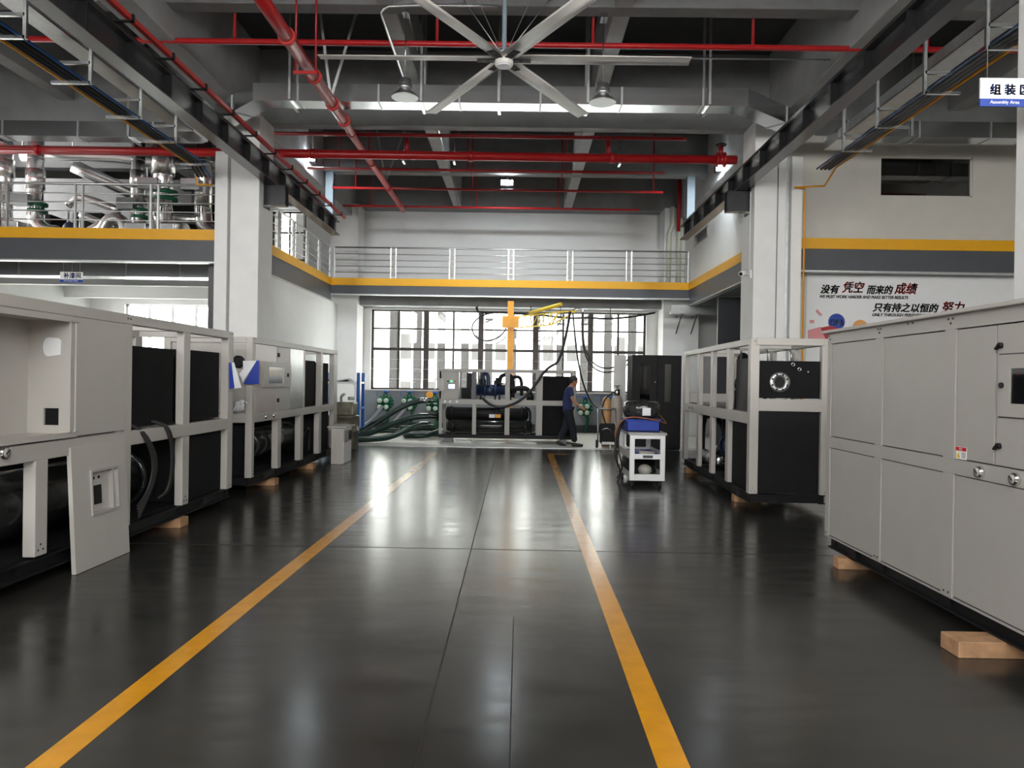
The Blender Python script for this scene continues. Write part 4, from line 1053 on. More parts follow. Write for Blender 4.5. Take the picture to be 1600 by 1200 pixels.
mb.cyl((3.65, ya+.05, 1.77), (3.65, ya+.03, 1.77), .012, 8)
mb.build('eye_bolts', M['galv'], R2)
for x in (3.22, 3.52): MB().tube([(x, ya+.3, 1.9), (x, ya+.3, 2.02), (x+.0, ya+.36, 2.05)], .012, 8).build('small_pipe', M['galv_dull'], R2)
mb = MB(); mb.tube([(2.99, ya+.35, 1.94), (2.99, ya+.35, 2.06), (2.99, ya+.75, 2.06), (2.99, ya+.75, 1.94)], .012, 8)
mb.build('small_pipe', M['galv_dull'], R2)
compressor(R2, (3.4, 11.55, 1.60), .95, 'y', 'black_gloss')
compressor(R2, (3.35, 12.2, .62), 1.0, 'y', 'navy_motor')
box(3.1, 10.9, .22, 3.75, 11.6, 1.0).build('control_housing', M['black_matte'], R2, bev=.02)
tank(R2, (3.12, 12.1, .38), (3.12, 13.3, .38), .10, M['galv'], 'oil_separator', False)
tank(R2, (3.55, 11.0, .42), (3.55, 13.6, .42), .17, M['black_gloss'])
mb = MB(); mb.tube([(3.2, 13.9, .25), (3.2, 13.9, 1.0), (3.3, 13.7, 1.05), (3.45, 13.4, .9), (3.5, 13.3, .5)], .05, 10, smooth_path=2); mb.build('suction_pipe', M['black'], R2)
box(X0+.07, 11.2, 1.24, X1-.07, 14.1, 1.26).build('shelf_plate', M['steel_dark'], R2)
R2.rotation_euler.z = -.027
block(2.98, 13.7, 3.3, 13.85, .098, 'dark wooden block under the far end of the open right chiller')
block(2.94, 10.45, 3.3, 10.6, .098, 'reddish wooden block under the near end of the open right chiller')
block(3.7, 12.0, 4.1, 12.2, .098, 'wooden block under the wall side of the open right chiller')

# ---------------------------------------------------------------- C: chiller under test at the back
C = T('chiller_unit', 'white-framed chiller under test in front of the back window', 'chiller', (-.3, 20.2, 0))
X0, X1, Y0, Y1 = -2.05, 1.435, 19.6, 20.75
mb = MB()
for y in (Y0+.01, Y1-.1): mb.box(X0, y, .115, X1, y+.09, .21)
for x in (X0, -1.2, -.35, .45, X1-.09): mb.box(x, Y0+.1, .12, x+.09, Y1-.1, .205)
mb.build('skid', M['black'], C)
f = MB()
for y0, y1 in ((Y0, Y0+.07), (Y1-.07, Y1)):
    f.box(X0, y0, 1.81, X1, y1, 1.885); f.box(X0, y0, .975, X1, y1, 1.105)
    for x0, x1 in ((X0, -1.975), (-1.2, -1.1), (-.37, -.25), (.43, .59), (X1-.07, X1)): f.box(x0, y0-.002, .21, x1, y1+.002, .977)
    for x0, x1 in ((X0, -1.975), (-1.14, -1.08) if y0 > 20 else (X0, X0+.05), (-.37, -.25), (.43, .59), (X1-.07, X1)): f.box(x0, y0-.002, 1.103, x1, y1+.002, 1.812)
for x in (X0, X1-.07, -.37, .45):
    f.box(x, Y0+.07, 1.82, x+.07, Y1-.07, 1.88); f.box(x, Y0+.07, .98, x+.07, Y1-.07, 1.1)
f.build('frame', M['mach_grey'], C, bev=.005)
# control cabinet with lit screen, indicator lamps and open hatch
cb = box(-1.975, Y0+.01, 1.11, -1.56, Y0+.4, 1.8).build('control_cabinet', M['mach_grey'], C)
box(-1.83, Y0-.012, 1.36, -1.64, Y0+.01, 1.5).build('screen_bezel', M['ink_blue'], cb); box(-1.815, Y0-.015, 1.375, -1.655, Y0-.012, 1.485).build('screen', M['screen'], cb)
for x, m in ((-1.83, 'black'), (-1.745, 'led_green'), (-1.65, 'red_plastic')): MB().cyl((x, Y0+.01, 1.56), (x, Y0-.02, 1.56), .022, 12).build('indicator', M[m], cb)
h = MB()
for (a, b, c, e_) in ((-2.17, -1.92, 1.31, 1.34), (-2.17, -1.92, 1.6, 1.63), (-2.17, -2.14, 1.34, 1.6), (-2.05, -1.92, 1.34, 1.6)): h.box(a, Y0-.06, c, b, Y0-.045, e_)
h.build('open_hatch', M['mach_white'], C)
for x in (-1.9, -1.77, -1.6): MB().lathe([(.02, 0), (.034, 0), (.034, .012), (.02, .012)], (x, Y0, 1.04), (0, -1, 0), 16).lathe([(0, .003), (.02, .003)], (x, Y0, 1.04), (0, -1, 0), 16).build('gauge', M['sign_white'], C)
mb = MB(); mb.box(-1.53, Y0+.02, 1.11, -1.49, Y0+.06, 1.8); mb.box(-1.22, Y0+.02, 1.11, -1.12, Y0+.5, 1.8); mb.build('cabinet_door', M['steel_grey'], C)
mb = MB(); mb.box(-1.49, Y0+.1, 1.12, -1.25, Y0+.35, 1.4); mb.box(-1.36, Y0+.1, 1.4, -1.24, Y0+.35, 1.78)
for i in range(5): mb.tube([(-1.48+i*.05, Y0+.08, 1.4), (-1.45+i*.04, Y0+.05, 1.2), (-1.47+i*.06, Y0+.08, 1.12)], .008, 6)
mb.build('wiring_block', M['black'], C)
compressor(C, (-.75, 20.2, 1.34), .9, 'x', 'navy_motor')
compressor(C, (-.42, 20.35, 1.36), .75, 'x', 'black')
mb = MB(); mb.tube([(-.95, 20.1, 1.5), (-.97, 20.1, 1.75), (-.9, 20.1, 1.79), (-.82, 20.1, 1.72), (-.82, 20.1, 1.45)], .05, 10, smooth_path=2); mb.build('discharge_pipe', M['navy_motor'], C)
mb = MB(); mb.tube([(-.25, 20.2, 1.38), (.05, 20.2, 1.42), (.2, 20.2, 1.4), (.28, 20.2, 1.28), (.28, 20.2, 1.1)], .065, 12, smooth_path=2)
mb.lathe([(.065, -.02), (.12, -.02), (.12, .02), (.065, .02)], (-.2, 20.2, 1.38), (1, 0, 0), 18); mb.cyl((.28, 20.2, 1.1), (.28, 20.2, 1.24), .1, 14)
mb.build('suction_pipe', M['black'], C)
tank(C, (-1.9, 20.2, .72), (.2, 20.2, .72), .17, M['black']); tank(C, (-1.85, 20.1, .4), (.3, 20.1, .4), .18, M['black_gloss'])
box(-.78, 19.92, .63, -.63, 19.93, .72).build('name_plate', M['sign_white'], C); box(-.62, 19.92, .63, -.48, 19.93, .72).build('name_plate', M['jib_yellow'], C)
panel(C, 'foam_panel', .6, 1.36, Y0+.06, Y1-.1, 1.11, 1.73, M['black_matte']); panel(C, 'foam_panel', .6, 1.36, Y0+.06, Y1-.1, .22, .97, M['black_matte'])
mb = MB(); mb.box(-.2, 20.0, .215, .05, 20.4, .5); mb.cyl((.1, 20.2, .3), (.35, 20.2, .3), .08); mb.tube([(.15, 20.2, .9), (.28, 20.2, .85), (.3, 20.2, .6), (.25, 20.2, .4)], .03, 8, smooth_path=1); mb.build('pump', M['black'], C)
for x, lab in ((-1.82, 'left'), (1.1, 'right')):
    t = block(x-.1, 19.65, x+.12, 19.95, .113, 'grey support block under the %s end of the chiller at the back' % lab, 'support blocks of the back chiller')
    t.data.materials[0] = M['dado']
# flanged pipe stubs on the left end
for z, m, lab in ((1.05, 'green_pipe', 'upper'), (.64, 'black', 'middle'), (.42, 'green_pipe', 'lower')):
    mb = MB(); mb.cyl((-2.3, 20.0, z), (-2.05, 20.0, z), .06, 12); mb.lathe([(.06, -.02), (.11, -.02), (.11, .02), (.06, .02)], (-2.12, 20.0, z), (1, 0, 0), 16)
    mb.build('pipe_stub', M[m], C)
# ================================================================ TEST BAY AT THE BACK
# ---- flanged pipe manifolds on the dado
def manifold(x, z, lab, yellow=False):
    t = T('pipe_manifold', 'green pipe manifold with pale caps on the back wall, %s' % lab, 'manifold', (x, 24.15, z), 'wall manifolds')
    c = Vector((x, 24.15, z))
    MB().lathe([(.17, 0), (.17, -.12), (.25, -.12), (.25, -.17), (.12, -.17), (.12, -.22), (0, -.22)], c, (0, 1, 0), 24).build('flange', M['green_pipe'], t)
    mb = MB()
    for k in range(12):
        a = k*PI/6; p = c+Vector((.215*math.cos(a), -.17, .215*math.sin(a))); mb.cyl(p, p+Vector((0, -.03, 0)), .016, 6)
    mb.build('bolts', M['galv'], t)
    for dx, dz in ((-.15, .06), (.05, .06), (-.15, -.14), (.05, -.14)):
        p = c+Vector((dx, -.16, dz)); MB().cyl(p, p+Vector((0, -.16, 0)), .06, 14).build('branch', M['green_pipe'], t)
        q = p+Vector((0, -.16, 0)); MB().lathe([(.066, 0), (.072, -.02), (.072, -.07), (.05, -.09), (0, -.095)], q, (0, 1, 0), 16).build('cap', M['valve_white'], t)
    MB().cyl(c+Vector((0, -.1, .15)), c+Vector((0, -.1, .36)), .05, 12).build('neck', M['green_pipe'], t)
    MB().cyl(c+Vector((0, -.1, .30)), c+Vector((0, -.1, .37)), .075, 14).build('valve_knob', M['blue_steel'], t)
    mb = MB()
    for a, b in (((-.3, .36), (.12, .36)), ((-.3, .36), (-.3, .18))): mb.bar(c+Vector((a[0], 0.0, a[1])), c+Vector((b[0], 0.0, b[1])), .02, .02)
    mb.build('blue_line', M['blue_steel'], t)
    mb = MB(); mb.tube([c+Vector((.05, -.1, -.15)), c+Vector((.1, -.1, -.4)), c+Vector((.0, -.1, -.8))], .05, 8); mb.build('drop_pipe', M['green_pipe'], t)
    if yellow: MB().cyl(c+Vector((-.13, -.35, .28)), c+Vector((-.13, -.40, .28)), .11, 18).build('yellow_handwheel', M['jib_yellow'], t)
manifold(-4.19, .86, 'furthest left'); manifold(-3.44, .86, 'second from the left'); manifold(-2.66, .84, 'beside the chiller under test', True)
manifold(2.05, .78, 'in front of the walking worker'); manifold(2.85, .80, 'behind the gas cylinder')
# ---- green hoses
def hose(pts, r, lab, m='green_hose', name='water_hose', cat='hose', group=None, smooth=2):
    t = T(name, lab, cat, pts[len(pts)//2], group); MB().tube(pts, r, 10, smooth_path=smooth).build('tube', M[m], t); return t
def clampset(t, x, z, y=20.0):
    MB().cyl((x-.14, y, z), (x+.08, y, z), .075, 12).build('clamp_sleeve', M['galv'], t)
    mb = MB(); mb.tube([(x+.06, y-.08, z), (x+.12, y-.1, z+.02), (x+.3, y-.1, z)], .012, 6); mb.build('clamp_lever', M['galv'], t)
t = hose([(-2.3, 20, 1.05), (-2.65, 20, 1.04), (-3.1, 20, .86), (-3.5, 19.8, .58), (-3.9, 19.6, .3), (-4.35, 19.4, .09), (-5.0, 19.2, .09)], .075, 'topmost green water hose running into the left end of the back chiller', group='green water hoses'); clampset(t, -2.45, 1.05)
t = hose([(-2.3, 20, .64), (-2.7, 19.95, .63), (-3.1, 19.8, .5), (-3.5, 19.5, .32), (-3.9, 19.2, .16), (-4.4, 19.0, .09), (-5.0, 18.9, .09)], .075, 'middle green water hose running into the left end of the back chiller', group='green water hoses'); clampset(t, -2.45, .64)
t = hose([(-2.3, 20, .42), (-2.6, 19.95, .4), (-2.95, 19.8, .25), (-3.3, 19.4, .1), (-3.7, 19.0, .09), (-4.2, 18.75, .09), (-4.9, 18.6, .09)], .075, 'lowest green water hose running into the left end of the back chiller', group='green water hoses'); clampset(t, -2.45, .42)
hose([(-1.9, 21.2, .09), (-2.7, 21.2, .09), (-3.1, 20.8, .09), (-3.0, 20.45, .09), (-2.5, 20.4, .09), (-2.0, 21.0, .24), (-2.6, 21.35, .24), (-3.3, 21.2, .24)], .075, 'dark green water hose looped on the pale floor left of the back chiller', group='green water hoses')
for i, (x, lab) in enumerate(((-4.2, 'furthest left'), (-3.45, 'second from left'))):
    hose([(x-.05, 23.75, .75), (x-.15, 23.6, .55), (x-.4, 23.4, .25), (x-.7, 23.2, .06)], .05, 'grey-green hose drooping from the wall manifold %s' % lab, 'dado', group='hoses under the wall manifolds')
hose([(-4.9, 22.2, .08), (-4.2, 22.2, .08), (-3.4, 22.3, .1), (-2.9, 22.6, .1)], .07, 'dark green hose lying on the floor along the back wall')
# ---- yellow jib crane
J = T('jib_crane', 'yellow column jib crane with a lattice arm behind the back chiller', 'crane', (-.28, 21.8, 0))
MB().box(-.37, 21.72, 0, -.2, 21.88, 3.85).build('mast', M['jib_yellow'], J)
MB().box(-.55, 21.65, -.0+.002, 0.0, 21.95, .02).build('base_plate', M['jib_yellow'], J)
MB().box(-.52, 21.66, 3.1, -.05, 21.94, 3.42).build('slewing_head', M['jib_yellow'], J)
mb = MB(); a0, a1 = Vector((-.05, 21.7, 3.42)), Vector((1.0, 20.2, 3.42)); b0, b1 = Vector((-.05, 21.7, 3.1)), Vector((.82, 20.45, 3.1)); e1 = Vector((1.42, 19.6, 3.4))
mb.bar(a0, a1, .035); mb.bar(b0, b1, .03); mb.bar(b1, e1, .03); mb.bar(a1, e1, .035); n = 6
for i in range(n):
    p = a0.lerp(a1, i/n); q = b0.lerp(b1, (i+.5)/n); r = a0.lerp(a1, (i+1)/n); mb.bar(p, q, .018); mb.bar(q, r, .018)
mb.bar(a1, b1, .03)
mb.build('lattice_arm', M['jib_light'], J)
MB().cyl((.25, 21.2, 3.47), (1.05, 20.1, 3.62), .05, 12).build('hydraulic_cylinder', M['jib_light'], J)
mb = MB()
for k in range(3):
    p = a0.lerp(a1, .3+.22*k)
    mb.tube([p, p+Vector((.03, 0, -.25)), p+Vector((.16, -.1, -.42)), p+Vector((.34, -.2, -.25)), p+Vector((.36, -.2, 0))], .012, 6, smooth_path=2)
mb.build('hanging_cables', M['rubber'], J)
# ---- festoon cable and dropping cables
t = T('festoon_cable', 'black looping cable strung below the lintel in front of the back window', 'cable', (1, 23.2, 3.4))
mb = MB(); pts = [(-1.35, 23.2, 3.82), (-1.3, 23.2, 3.62), (-.6, 23.2, 3.66), (0, 23.2, 3.62), (.8, 23.2, 3.58), (1.5, 23.2, 3.5), (2.0, 23.2, 3.54), (2.6, 23.2, 3.5), (3.4, 23.2, 3.58), (4.05, 23.2, 3.72)]
mb.tube(pts, .03, 8, smooth_path=2)
mb.tube([(-.75, 23.2, 3.66), (-1.1, 23.2, 3.6), (-1.5, 23.2, 3.3), (-1.4, 23.2, 2.9), (-1.0, 23.2, 2.75), (-.55, 23.2, 2.95), (-.35, 23.2, 3.35), (-.2, 23.2, 3.6)], .022, 8, smooth_path=2)
mb.build('cable', M['rubber'], t)
mb = MB()
for x in (-1.3, .3, 1.2, 2.7): mb.bar((x, 23.2, 3.55), (x, 23.2, 3.86), .02)
mb.build('hook', M['black'], t)
hose([(1.25, 19.5, 3.38), (1.2, 19.5, 3.0), (1.08, 19.5, 2.4), (.95, 19.5, 2.06), (.8, 19.5, 2.0), (.62, 19.5, 1.85), (.4, 19.5, 1.5), (.15, 19.5, 1.2), (-.15, 19.5, 1.0), (-.5, 19.5, .9), (-.78, 19.55, 1.0), (-.95, 19.6, 1.15)], .035, 'thick black cable sagging from the jib arm to the back chiller', 'rubber', 'power_cable', 'cable', smooth=2)
hose([(1.33, 19.65, 3.36), (1.42, 19.8, 2.6), (1.55, 20, 1.9), (1.75, 20.4, 1.35), (2.0, 21, .98), (2.25, 22, .86), (2.55, 23.6, .84)], .022, 'thin dark cable hanging from the jib arm to the wall manifold by the worker', 'rubber', 'power_cable', 'cable', smooth=2)
hose([(1.62, 20, 3.4), (1.63, 20, 2.6), (1.78, 20, 2.2), (2.05, 20, 1.98), (2.35, 19.9, 1.95), (2.6, 19.6, 2.08), (2.85, 19.2, 2.28)], .02, 'brown cable looping from the lintel to the black server cabinet, upper strand', 'bronze', 'power_cable', 'cable', 'brown cables', 2)
hose([(1.60, 20, 3.4), (1.61, 20, 2.55), (1.76, 20, 2.12), (2.02, 20, 1.88), (2.32, 19.9, 1.84), (2.58, 19.6, 1.96), (2.83, 19.2, 2.14)], .02, 'brown cable looping from the lintel to the black server cabinet, lower strand', 'bronze', 'power_cable', 'cable', 'brown cables', 2)
t = T('jib_tip_bracket', 'grey steel rail hung below the lintel carrying the brown cables', 'bracket', (1.6, 20.5, 3.4))
mb = MB(); mb.tube([(1.35, 19.7, 3.42), (1.45, 20.0, 3.52), (1.62, 20.0, 3.5), (1.62, 20.0, 3.4)], .03, 8, smooth_path=1); mb.build('tube', M['galv'], t)

# ---- tall black cabinet
K = T('server_cabinet', 'tall black cabinet with glazed doors at the back on the right', 'cabinet', (3.2, 18.9, 0))
mb = MB(); x0, x1, y0, y1 = 2.68, 3.85, 18.3, 19.2
mb.box(x0, y0+.04, .03, x1, y1, 2.26); mb.box(x0+.02, y0+.06, 0, x1-.02, y1-.02, .03); mb.build('carcass', M['black'], K, bev=.005)
def gdoor(a, b, wa, wb, name, m):
    h = MB(); z0, z1, v0, v1 = .06, 2.24, 1.15, 2.05
    for (p, q, c, d) in ((a, b, z0, v0), (a, b, v1, z1), (a, wa, v0, v1), (wb, b, v0, v1)): h.box(p, y0, c, q, y0+.035, d)
    bmesh.ops.remove_doubles(h.bm, verts=h.bm.verts, dist=1e-5)
    o = h.build(name, m, K); box(wa, y0+.015, v0, wb, y0+.02, v1).build('glass', M['dark_pane'], o); return o
gdoor(x0+.02, 3.26, 2.86, 3.1, 'door', M['black']); gdoor(3.28, x1-.02, 3.45, 3.6, 'door', M['black'])
MB().cyl((3.22, y0, 1.62), (3.22, y0-.02, 1.62), .014, 10).build('lock', M['chrome'], K)
# white insulated panel standing left of the cabinet
tag(box(2.36, 19.3, 0, 2.66, 19.36, 2.28).build('insulated_panel', M['white_paint']), 'narrow white insulated panel standing between the window and the black cabinet', 'panel')

# ---- gas cylinders with trolley
t = T('gas_cylinder', 'tall grey-tan gas cylinder with a valve standing by the black cabinet', 'gas cylinder', (2.42, 19.1, 0))
MB().lathe([(0, 0.002), (.13, .002), (.14, .03), (.14, 1.12), (.12, 1.22), (.06, 1.28), (.055, 1.3), (0, 1.3)], (2.42, 19.1, 0), seg=22).build('body', M['cyl_tan'], t)
MB().lathe([(.06, 1.26), (.075, 1.27), (.075, 1.42), (.05, 1.44), (.03, 1.44), (.03, 1.5), (.07, 1.51), (.07, 1.53), (0, 1.53)], (2.42, 19.1, 0), seg=18).build('valve_guard', M['galv'], t)
t = T('gas_cylinder', 'orange-sided gas cylinder just left of the tall grey-tan one', 'gas cylinder', (2.17, 19.2, 0))
MB().lathe([(0, .002), (.1, .002), (.11, .03), (.11, 1.1), (.08, 1.2), (.04, 1.24), (0, 1.25)], (2.17, 19.2, 0), seg=20).build('body', M['cyl_orange'], t)
t = T('vacuum_pump_trolley', 'black two-wheeled service trolley with a push handle in front of the gas cylinders', 'trolley', (2.15, 18.65, 0))
mb = MB()
for x in (1.93, 2.36): mb.tube([(x, 18.75, .12), (x, 18.8, .5), (x, 18.85, .95)], .018, 8)
mb.tube([(1.93, 18.85, .95), (2.36, 18.85, .95)], .02, 8); mb.build('handle', M['galv_dull'], t)
MB().box(1.97, 18.5, .12, 2.32, 18.8, .6).build('pump_case', M['black'], t, bev=.02)
MB().box(2.0, 18.485, .1, 2.3, 18.5, .16).build('label_plate', M['sign_white'], t)
for x in (1.9, 2.39): MB().cyl((x-.025, 18.7, .1), (x+.025, 18.7, .1), .1, 18).build('wheel', M['rubber'], t)
mb = MB(); mb.tube([(2.0, 18.49, .45), (2.1, 18.46, .5), (2.2, 18.46, .46), (2.25, 18.49, .35)], .012, 6, smooth_path=2); mb.build('tube', M['galv'], t)
hose([(2.1, 18.7, .6), (2.02, 18.9, .9), (2.1, 19.1, 1.15), (2.25, 19.1, 1.3), (2.37, 19.1, 1.36)], .018, 'thin black hose from the service trolley up to the gas cylinder valve', 'rubber', 'service_hose')

# ---- white work cart with hose coil
CX0, CX1, CY0, CY1 = 1.70, 2.24, 11.75, 13.1
t = T('tool_cart', 'white steel work cart with open ends on castors in the right aisle', 'cart', (1.97, 12.4, 0))
z0, z1 = .10, .80
for y in (CY0, CY1-.04):
    mb = MB(); mb.box(CX0-.001, y-.001, z0, CX0+.075, y+.041, z1+.0005); mb.box(CX1-.075, y-.001, z0, CX1+.001, y+.041, z1+.0005); mb.box(CX0, y, z1-.06, CX1, y+.04, z1); mb.box(CX0, y, .43, CX1, y+.04, .51); mb.box(CX0, y, z0, CX1, y+.04, z0+.1)
    mb.build('end_frame', M['sign_white'], t, bev=.008)
box(CX0-.02, CY0-.02, z1, CX1+.02, CY1+.02, z1+.035).build('top_tray', M['mach_grey'], t)
box(CX0, CY0+.04, .43, CX1, CY1-.04, .445).build('shelf', M['mach_white'], t); box(CX0, CY0+.04, .13, CX1, CY1-.04, .145).build('shelf', M['mach_white'], t)
mb = MB()
for x in (CX0, CX1-.02): mb.box(x, CY0+.04, .445, x+.02, CY1-.04, .53); mb.box(x, CY0+.04, .145, x+.02, CY1-.04, .22)
mb.build('side_rail', M['mach_white'], t)
box(1.90, CY0-.006, .45, 2.05, CY0, .49).build('name_plate', M['steel_grey'], t)
for x in (CX0+.06, CX1-.06):
    for y in (CY0+.08, CY1-.08):
        mb = MB(); mb.cyl((x-.015, y, .04), (x+.015, y, .04), .04, 14); mb.box(x-.022, y-.015, .04, x-.017, y+.015, .1); mb.box(x+.017, y-.015, .04, x+.022, y+.015, .1)
        mb.build('castor', M['rubber'], t)
ZT = z1+.0355
def crate():
    t = T('blue_crate', 'blue plastic crate on top of the work cart below the hose coil', 'crate', (1.95, 12.3, ZT))
    mb = MB(); x0, x1, y0, y1, zz0, zz1 = 1.68, 2.2, 12.0, 12.6, ZT, ZT+.19
    mb.box(x0, y0, zz0, x1, y1, zz0+.02); mb.box(x0, y0, zz0, x0+.02, y1, zz1); mb.box(x1-.02, y0, zz0, x1, y1, zz1); mb.box(x0, y0, zz0, x1, y0+.02, zz1); mb.box(x0, y1-.02, zz0, x1, y1, zz1)
    mb.box(x0-.015, y0-.015, zz1-.03, x1+.015, y0, zz1); mb.build('body', M['blue_plastic'], t, bev=.004)
    box(1.66, 11.985, zz1-.01, 2.22, 12.62, zz1+.004).build('lid', M['blue_plastic'], t)
crate()
t = T('hose_coil', 'plastic-wrapped coil of black hose lying on the blue crate', 'hose coil', (1.98, 12.35, ZT+.195))
mb = MB(); c = Vector((1.96, 12.35, ZT+.197+.14)); n1, n2 = 36, 14
rings = []
for i in range(n1):
    a = 2*PI*i/n1; ring = []
    for k in range(n2):
        b = 2*PI*k/n2; rr = .19+.10*math.copysign(abs(math.cos(b))**.7, math.cos(b)); zz = .135*math.copysign(abs(math.sin(b))**.7, math.sin(b))
        w = 1+.02*math.sin(9*a+2*b); ring.append(mb.bm.verts.new(c+Vector((rr*w*math.cos(a), rr*w*math.sin(a), zz))))
    rings.append(ring)
for i in range(n1):
    for k in range(n2):
        f = mb.bm.faces.new((rings[i][k], rings[(i+1) % n1][k], rings[(i+1) % n1][(k+1) % n2], rings[i][(k+1) % n2])); f.smooth = True
mb.build('coil', M['wrap'], t)
box(1.93, 12.05, ZT+.25, 2.06, 12.065, ZT+.37).build('paper_tag', M['paper'], t)
hose([(1.55, 12.2, .62), (1.5, 12.1, .86), (1.62, 11.98, 1.03), (1.75, 11.95, 1.07), (1.95, 11.93, 1.05), (2.15, 11.95, 1.02), (2.32, 12.1, .96), (2.35, 12.35, .98), (2.26, 12.6, 1.12)], .009, 'orange cable draped around the crate on the work cart', 'cable_orange', 'extension_cord', 'cable')
hose([(1.72, 12.3, ZT+.19), (1.58, 12.2, .9), (1.52, 12.0, .7), (1.50, 11.95, .45), (1.56, 12.0, .3), (1.62, 12.1, .15), (1.6, 12.3, .02)], .014, 'black cable hanging down the left side of the work cart', 'rubber', 'extension_cord', 'cable')
hose([(1.70, 12.4, ZT+.15), (1.6, 12.3, .82), (1.57, 12.15, .6), (1.6, 12.1, .4), (1.66, 12.2, .24), (1.62, 12.6, .03)], .013, 'yellowish cable hanging down the left side of the work cart', 'bronze', 'extension_cord', 'cable')
t = T('power_tool', 'grey hand tool lying on the middle shelf of the work cart', 'tool', (2.0, 12.0, .447))
MB().tube([(1.88, 12.0, .50), (2.0, 12.0, .50), (2.12, 12.02, .50)], lambda u: .045-.015*u, 10).tube([(1.92, 12.0, .5), (1.9, 11.95, .475)], .025, 8).build('body', M['mach_grey'], t)
tag(box(1.74, 12.2, .4455, 2.2, 12.9, .49).build('blue_tray', M['blue_plastic']), 'shallow blue tray on the middle shelf of the work cart', 'tray')
tag(MB().ball((1.98, 12.05, .235), .09, sc=(1.2, 1, 1)).build('rag_ball', M['mach_grey']), 'bunched grey rag on the bottom shelf of the work cart', 'rag')
tag(box(1.74, 12.3, .1455, 2.18, 12.95, .36).build('tool_box', M['black'], bev=.015), 'black tool box at the back of the bottom shelf of the work cart', 'tool box')

# ---- small white cabinet beside B, drum, blue rack
t = T('side_cabinet', 'small white metal cabinet with an overhanging lid beside the second left chiller', 'cabinet', (-3.36, 14.4, 0))
mb = MB(); x0, x1, y0, y1 = -3.47, -3.24, 14.16, 14.85
mb.box(x0, y0, .003, x1-.01, y1, .68)
mb.build('body', M['mach_white'], t, bev=.004)
box(x0-.06, y0-.06, .68, x1+.06, y1+.06, .705).build('lid', M['mach_white'], t)
mb = MB(); mb.box(x1-.01, y0+.02, .02, x1, y1-.02, .40); mb.box(x1-.01, y0+.02, .62, x1, y1-.02, .67); mb.build('front_panel', M['sign_white'], t)
mb = MB(); mb.box(x1-.01, y0+.02, .40, x1+.01, y1-.3, .62); mb.build('socket_box', M['mach_grey'], t)
box(x1, y0+.42, .43, x1+.008, y1-.05, .6).build('opening', M['black'], t)
t = T('steel_drum', 'worn galvanised tank standing behind the second left chiller', 'drum', (-3.95, 17.2, 0))
MB().lathe([(0, .02), (.33, .02), (.34, .04), (.34, .40), (.355, .41), (.355, .44), (.34, .45), (.34, .72), (.36, .73), (.36, .76), (.3, .77), (0, .77)], (-3.95, 17.2, 0), seg=26).build('body', M['brushed'], t)
MB().box(-4.2, 17.0, .77, -3.68, 17.45, 1.06).build('pump_housing', M['brushed'], t, bev=.03)
mb = MB(); mb.tube([(-3.95, 17.0, 1.05), (-3.95, 16.95, 1.2), (-3.86, 16.92, 1.25)], .03, 8, smooth_path=1); mb.cyl((-3.8, 17.0, 1.15), (-3.66, 17.0, 1.15), .04); mb.cyl((-4.1, 17, 1.06), (-4.1, 17, 1.2), .05)
mb.build('fittings', M['valve_white'], t)
mb = MB()
for x in (-4.15, -3.75): mb.cyl((x, 17.05, 0), (x, 17.05, .05), .04, 10)
mb.cyl((-3.95, 17.4, 0), (-3.95, 17.4, .05), .04, 10); mb.build('feet', M['rubber'], t)
t = T('storage_rack', 'blue-posted steel storage rack in the back left corner', 'rack', (-4.4, 19.6, 0))
for x in (-5.0, -4.06):
    for y in (19.3, 19.9): box(x-.04, y-.04, 0, x+.04, y+.04, 1.74).build('post', M['blue_steel'], t)
for z in (.12, .82, 1.46): box(-5.035, 19.265, z, -4.025, 19.935, z+.05).build('shelf', M['sign_white'] if z > 1 else M['blue_steel'], t)
mb = MB()
for y in (19.28,): mb.box(-5.0, y, .86, -4.06, y+.03, .92)
mb.build('beam', M['blue_steel'], t)
hose([(-4.75, 19.4, 1.54), (-4.5, 19.35, 1.55), (-4.3, 19.3, 1.6), (-4.15, 19.24, 1.5), (-4.1, 19.22, 1.25), (-4.15, 19.22, 1.1)], .02, 'white looped cable hanging over the top shelf of the blue rack', 'sign_white', 'looped_cable', 'cable')
tag(box(-4.95, 19.4, 1.511, -4.35, 19.8, 1.56).build('flat_box', M['black']), 'flat black box on the top shelf of the blue rack', 'box')

# ---------------------------------------------------------------- plant on the left upper floor
ZF = ZM-.03
def riser(x, y, r, ztop, lab, sleeve=None, box_at=None, green=None, elbow=True):
    t = T('clad_riser', 'silver-clad vertical pipe on the left upper floor, %s' % lab, 'pipe', (x, y, ZF), 'silver-clad risers')
    mb = MB()
    if elbow: mb.tube([(x+.55, y-.1, ZF+r+.01), (x+.3, y-.05, ZF+r+.03), (x+.05, y, ZF+.35), (x, y, ZF+.6), (x, y, ZF+.8)], r, 18, smooth_path=2)
    mb.cyl((x, y, ZF+.55 if elbow else ZF+.002), (x, y, ztop), r, 20); mb.build('tube', M['silver'], t)
    if sleeve:
        for z0, z1 in sleeve: MB().cyl((x, y, z0), (x, y, z1), r*1.18, 20).build('sleeve', M['silver'], t)
    mb = MB()
    for z in (ZF+.75, ZF+1.25, ZF+1.8): mb.cyl((x, y, z), (x, y, z+.02), r*1.03, 20)
    mb.build('band', M['galv_dull'], t)
    if box_at: box(x-r-.16, y-r-.2, box_at, x+.06, y-r+.02, box_at+.24).build('valve_cover', M['galv'], t)
    if green: MB().lathe([(r*.3, 0), (r*1.25, .0), (r*1.25, .07), (r*.8, .08), (r*.8, .14), (r*1.25, .15), (r*1.25, .22), (r*.3, .22)], (x+r*.25, y+.02, green), seg=18).build('flange_valve', M['green_pipe'], t)
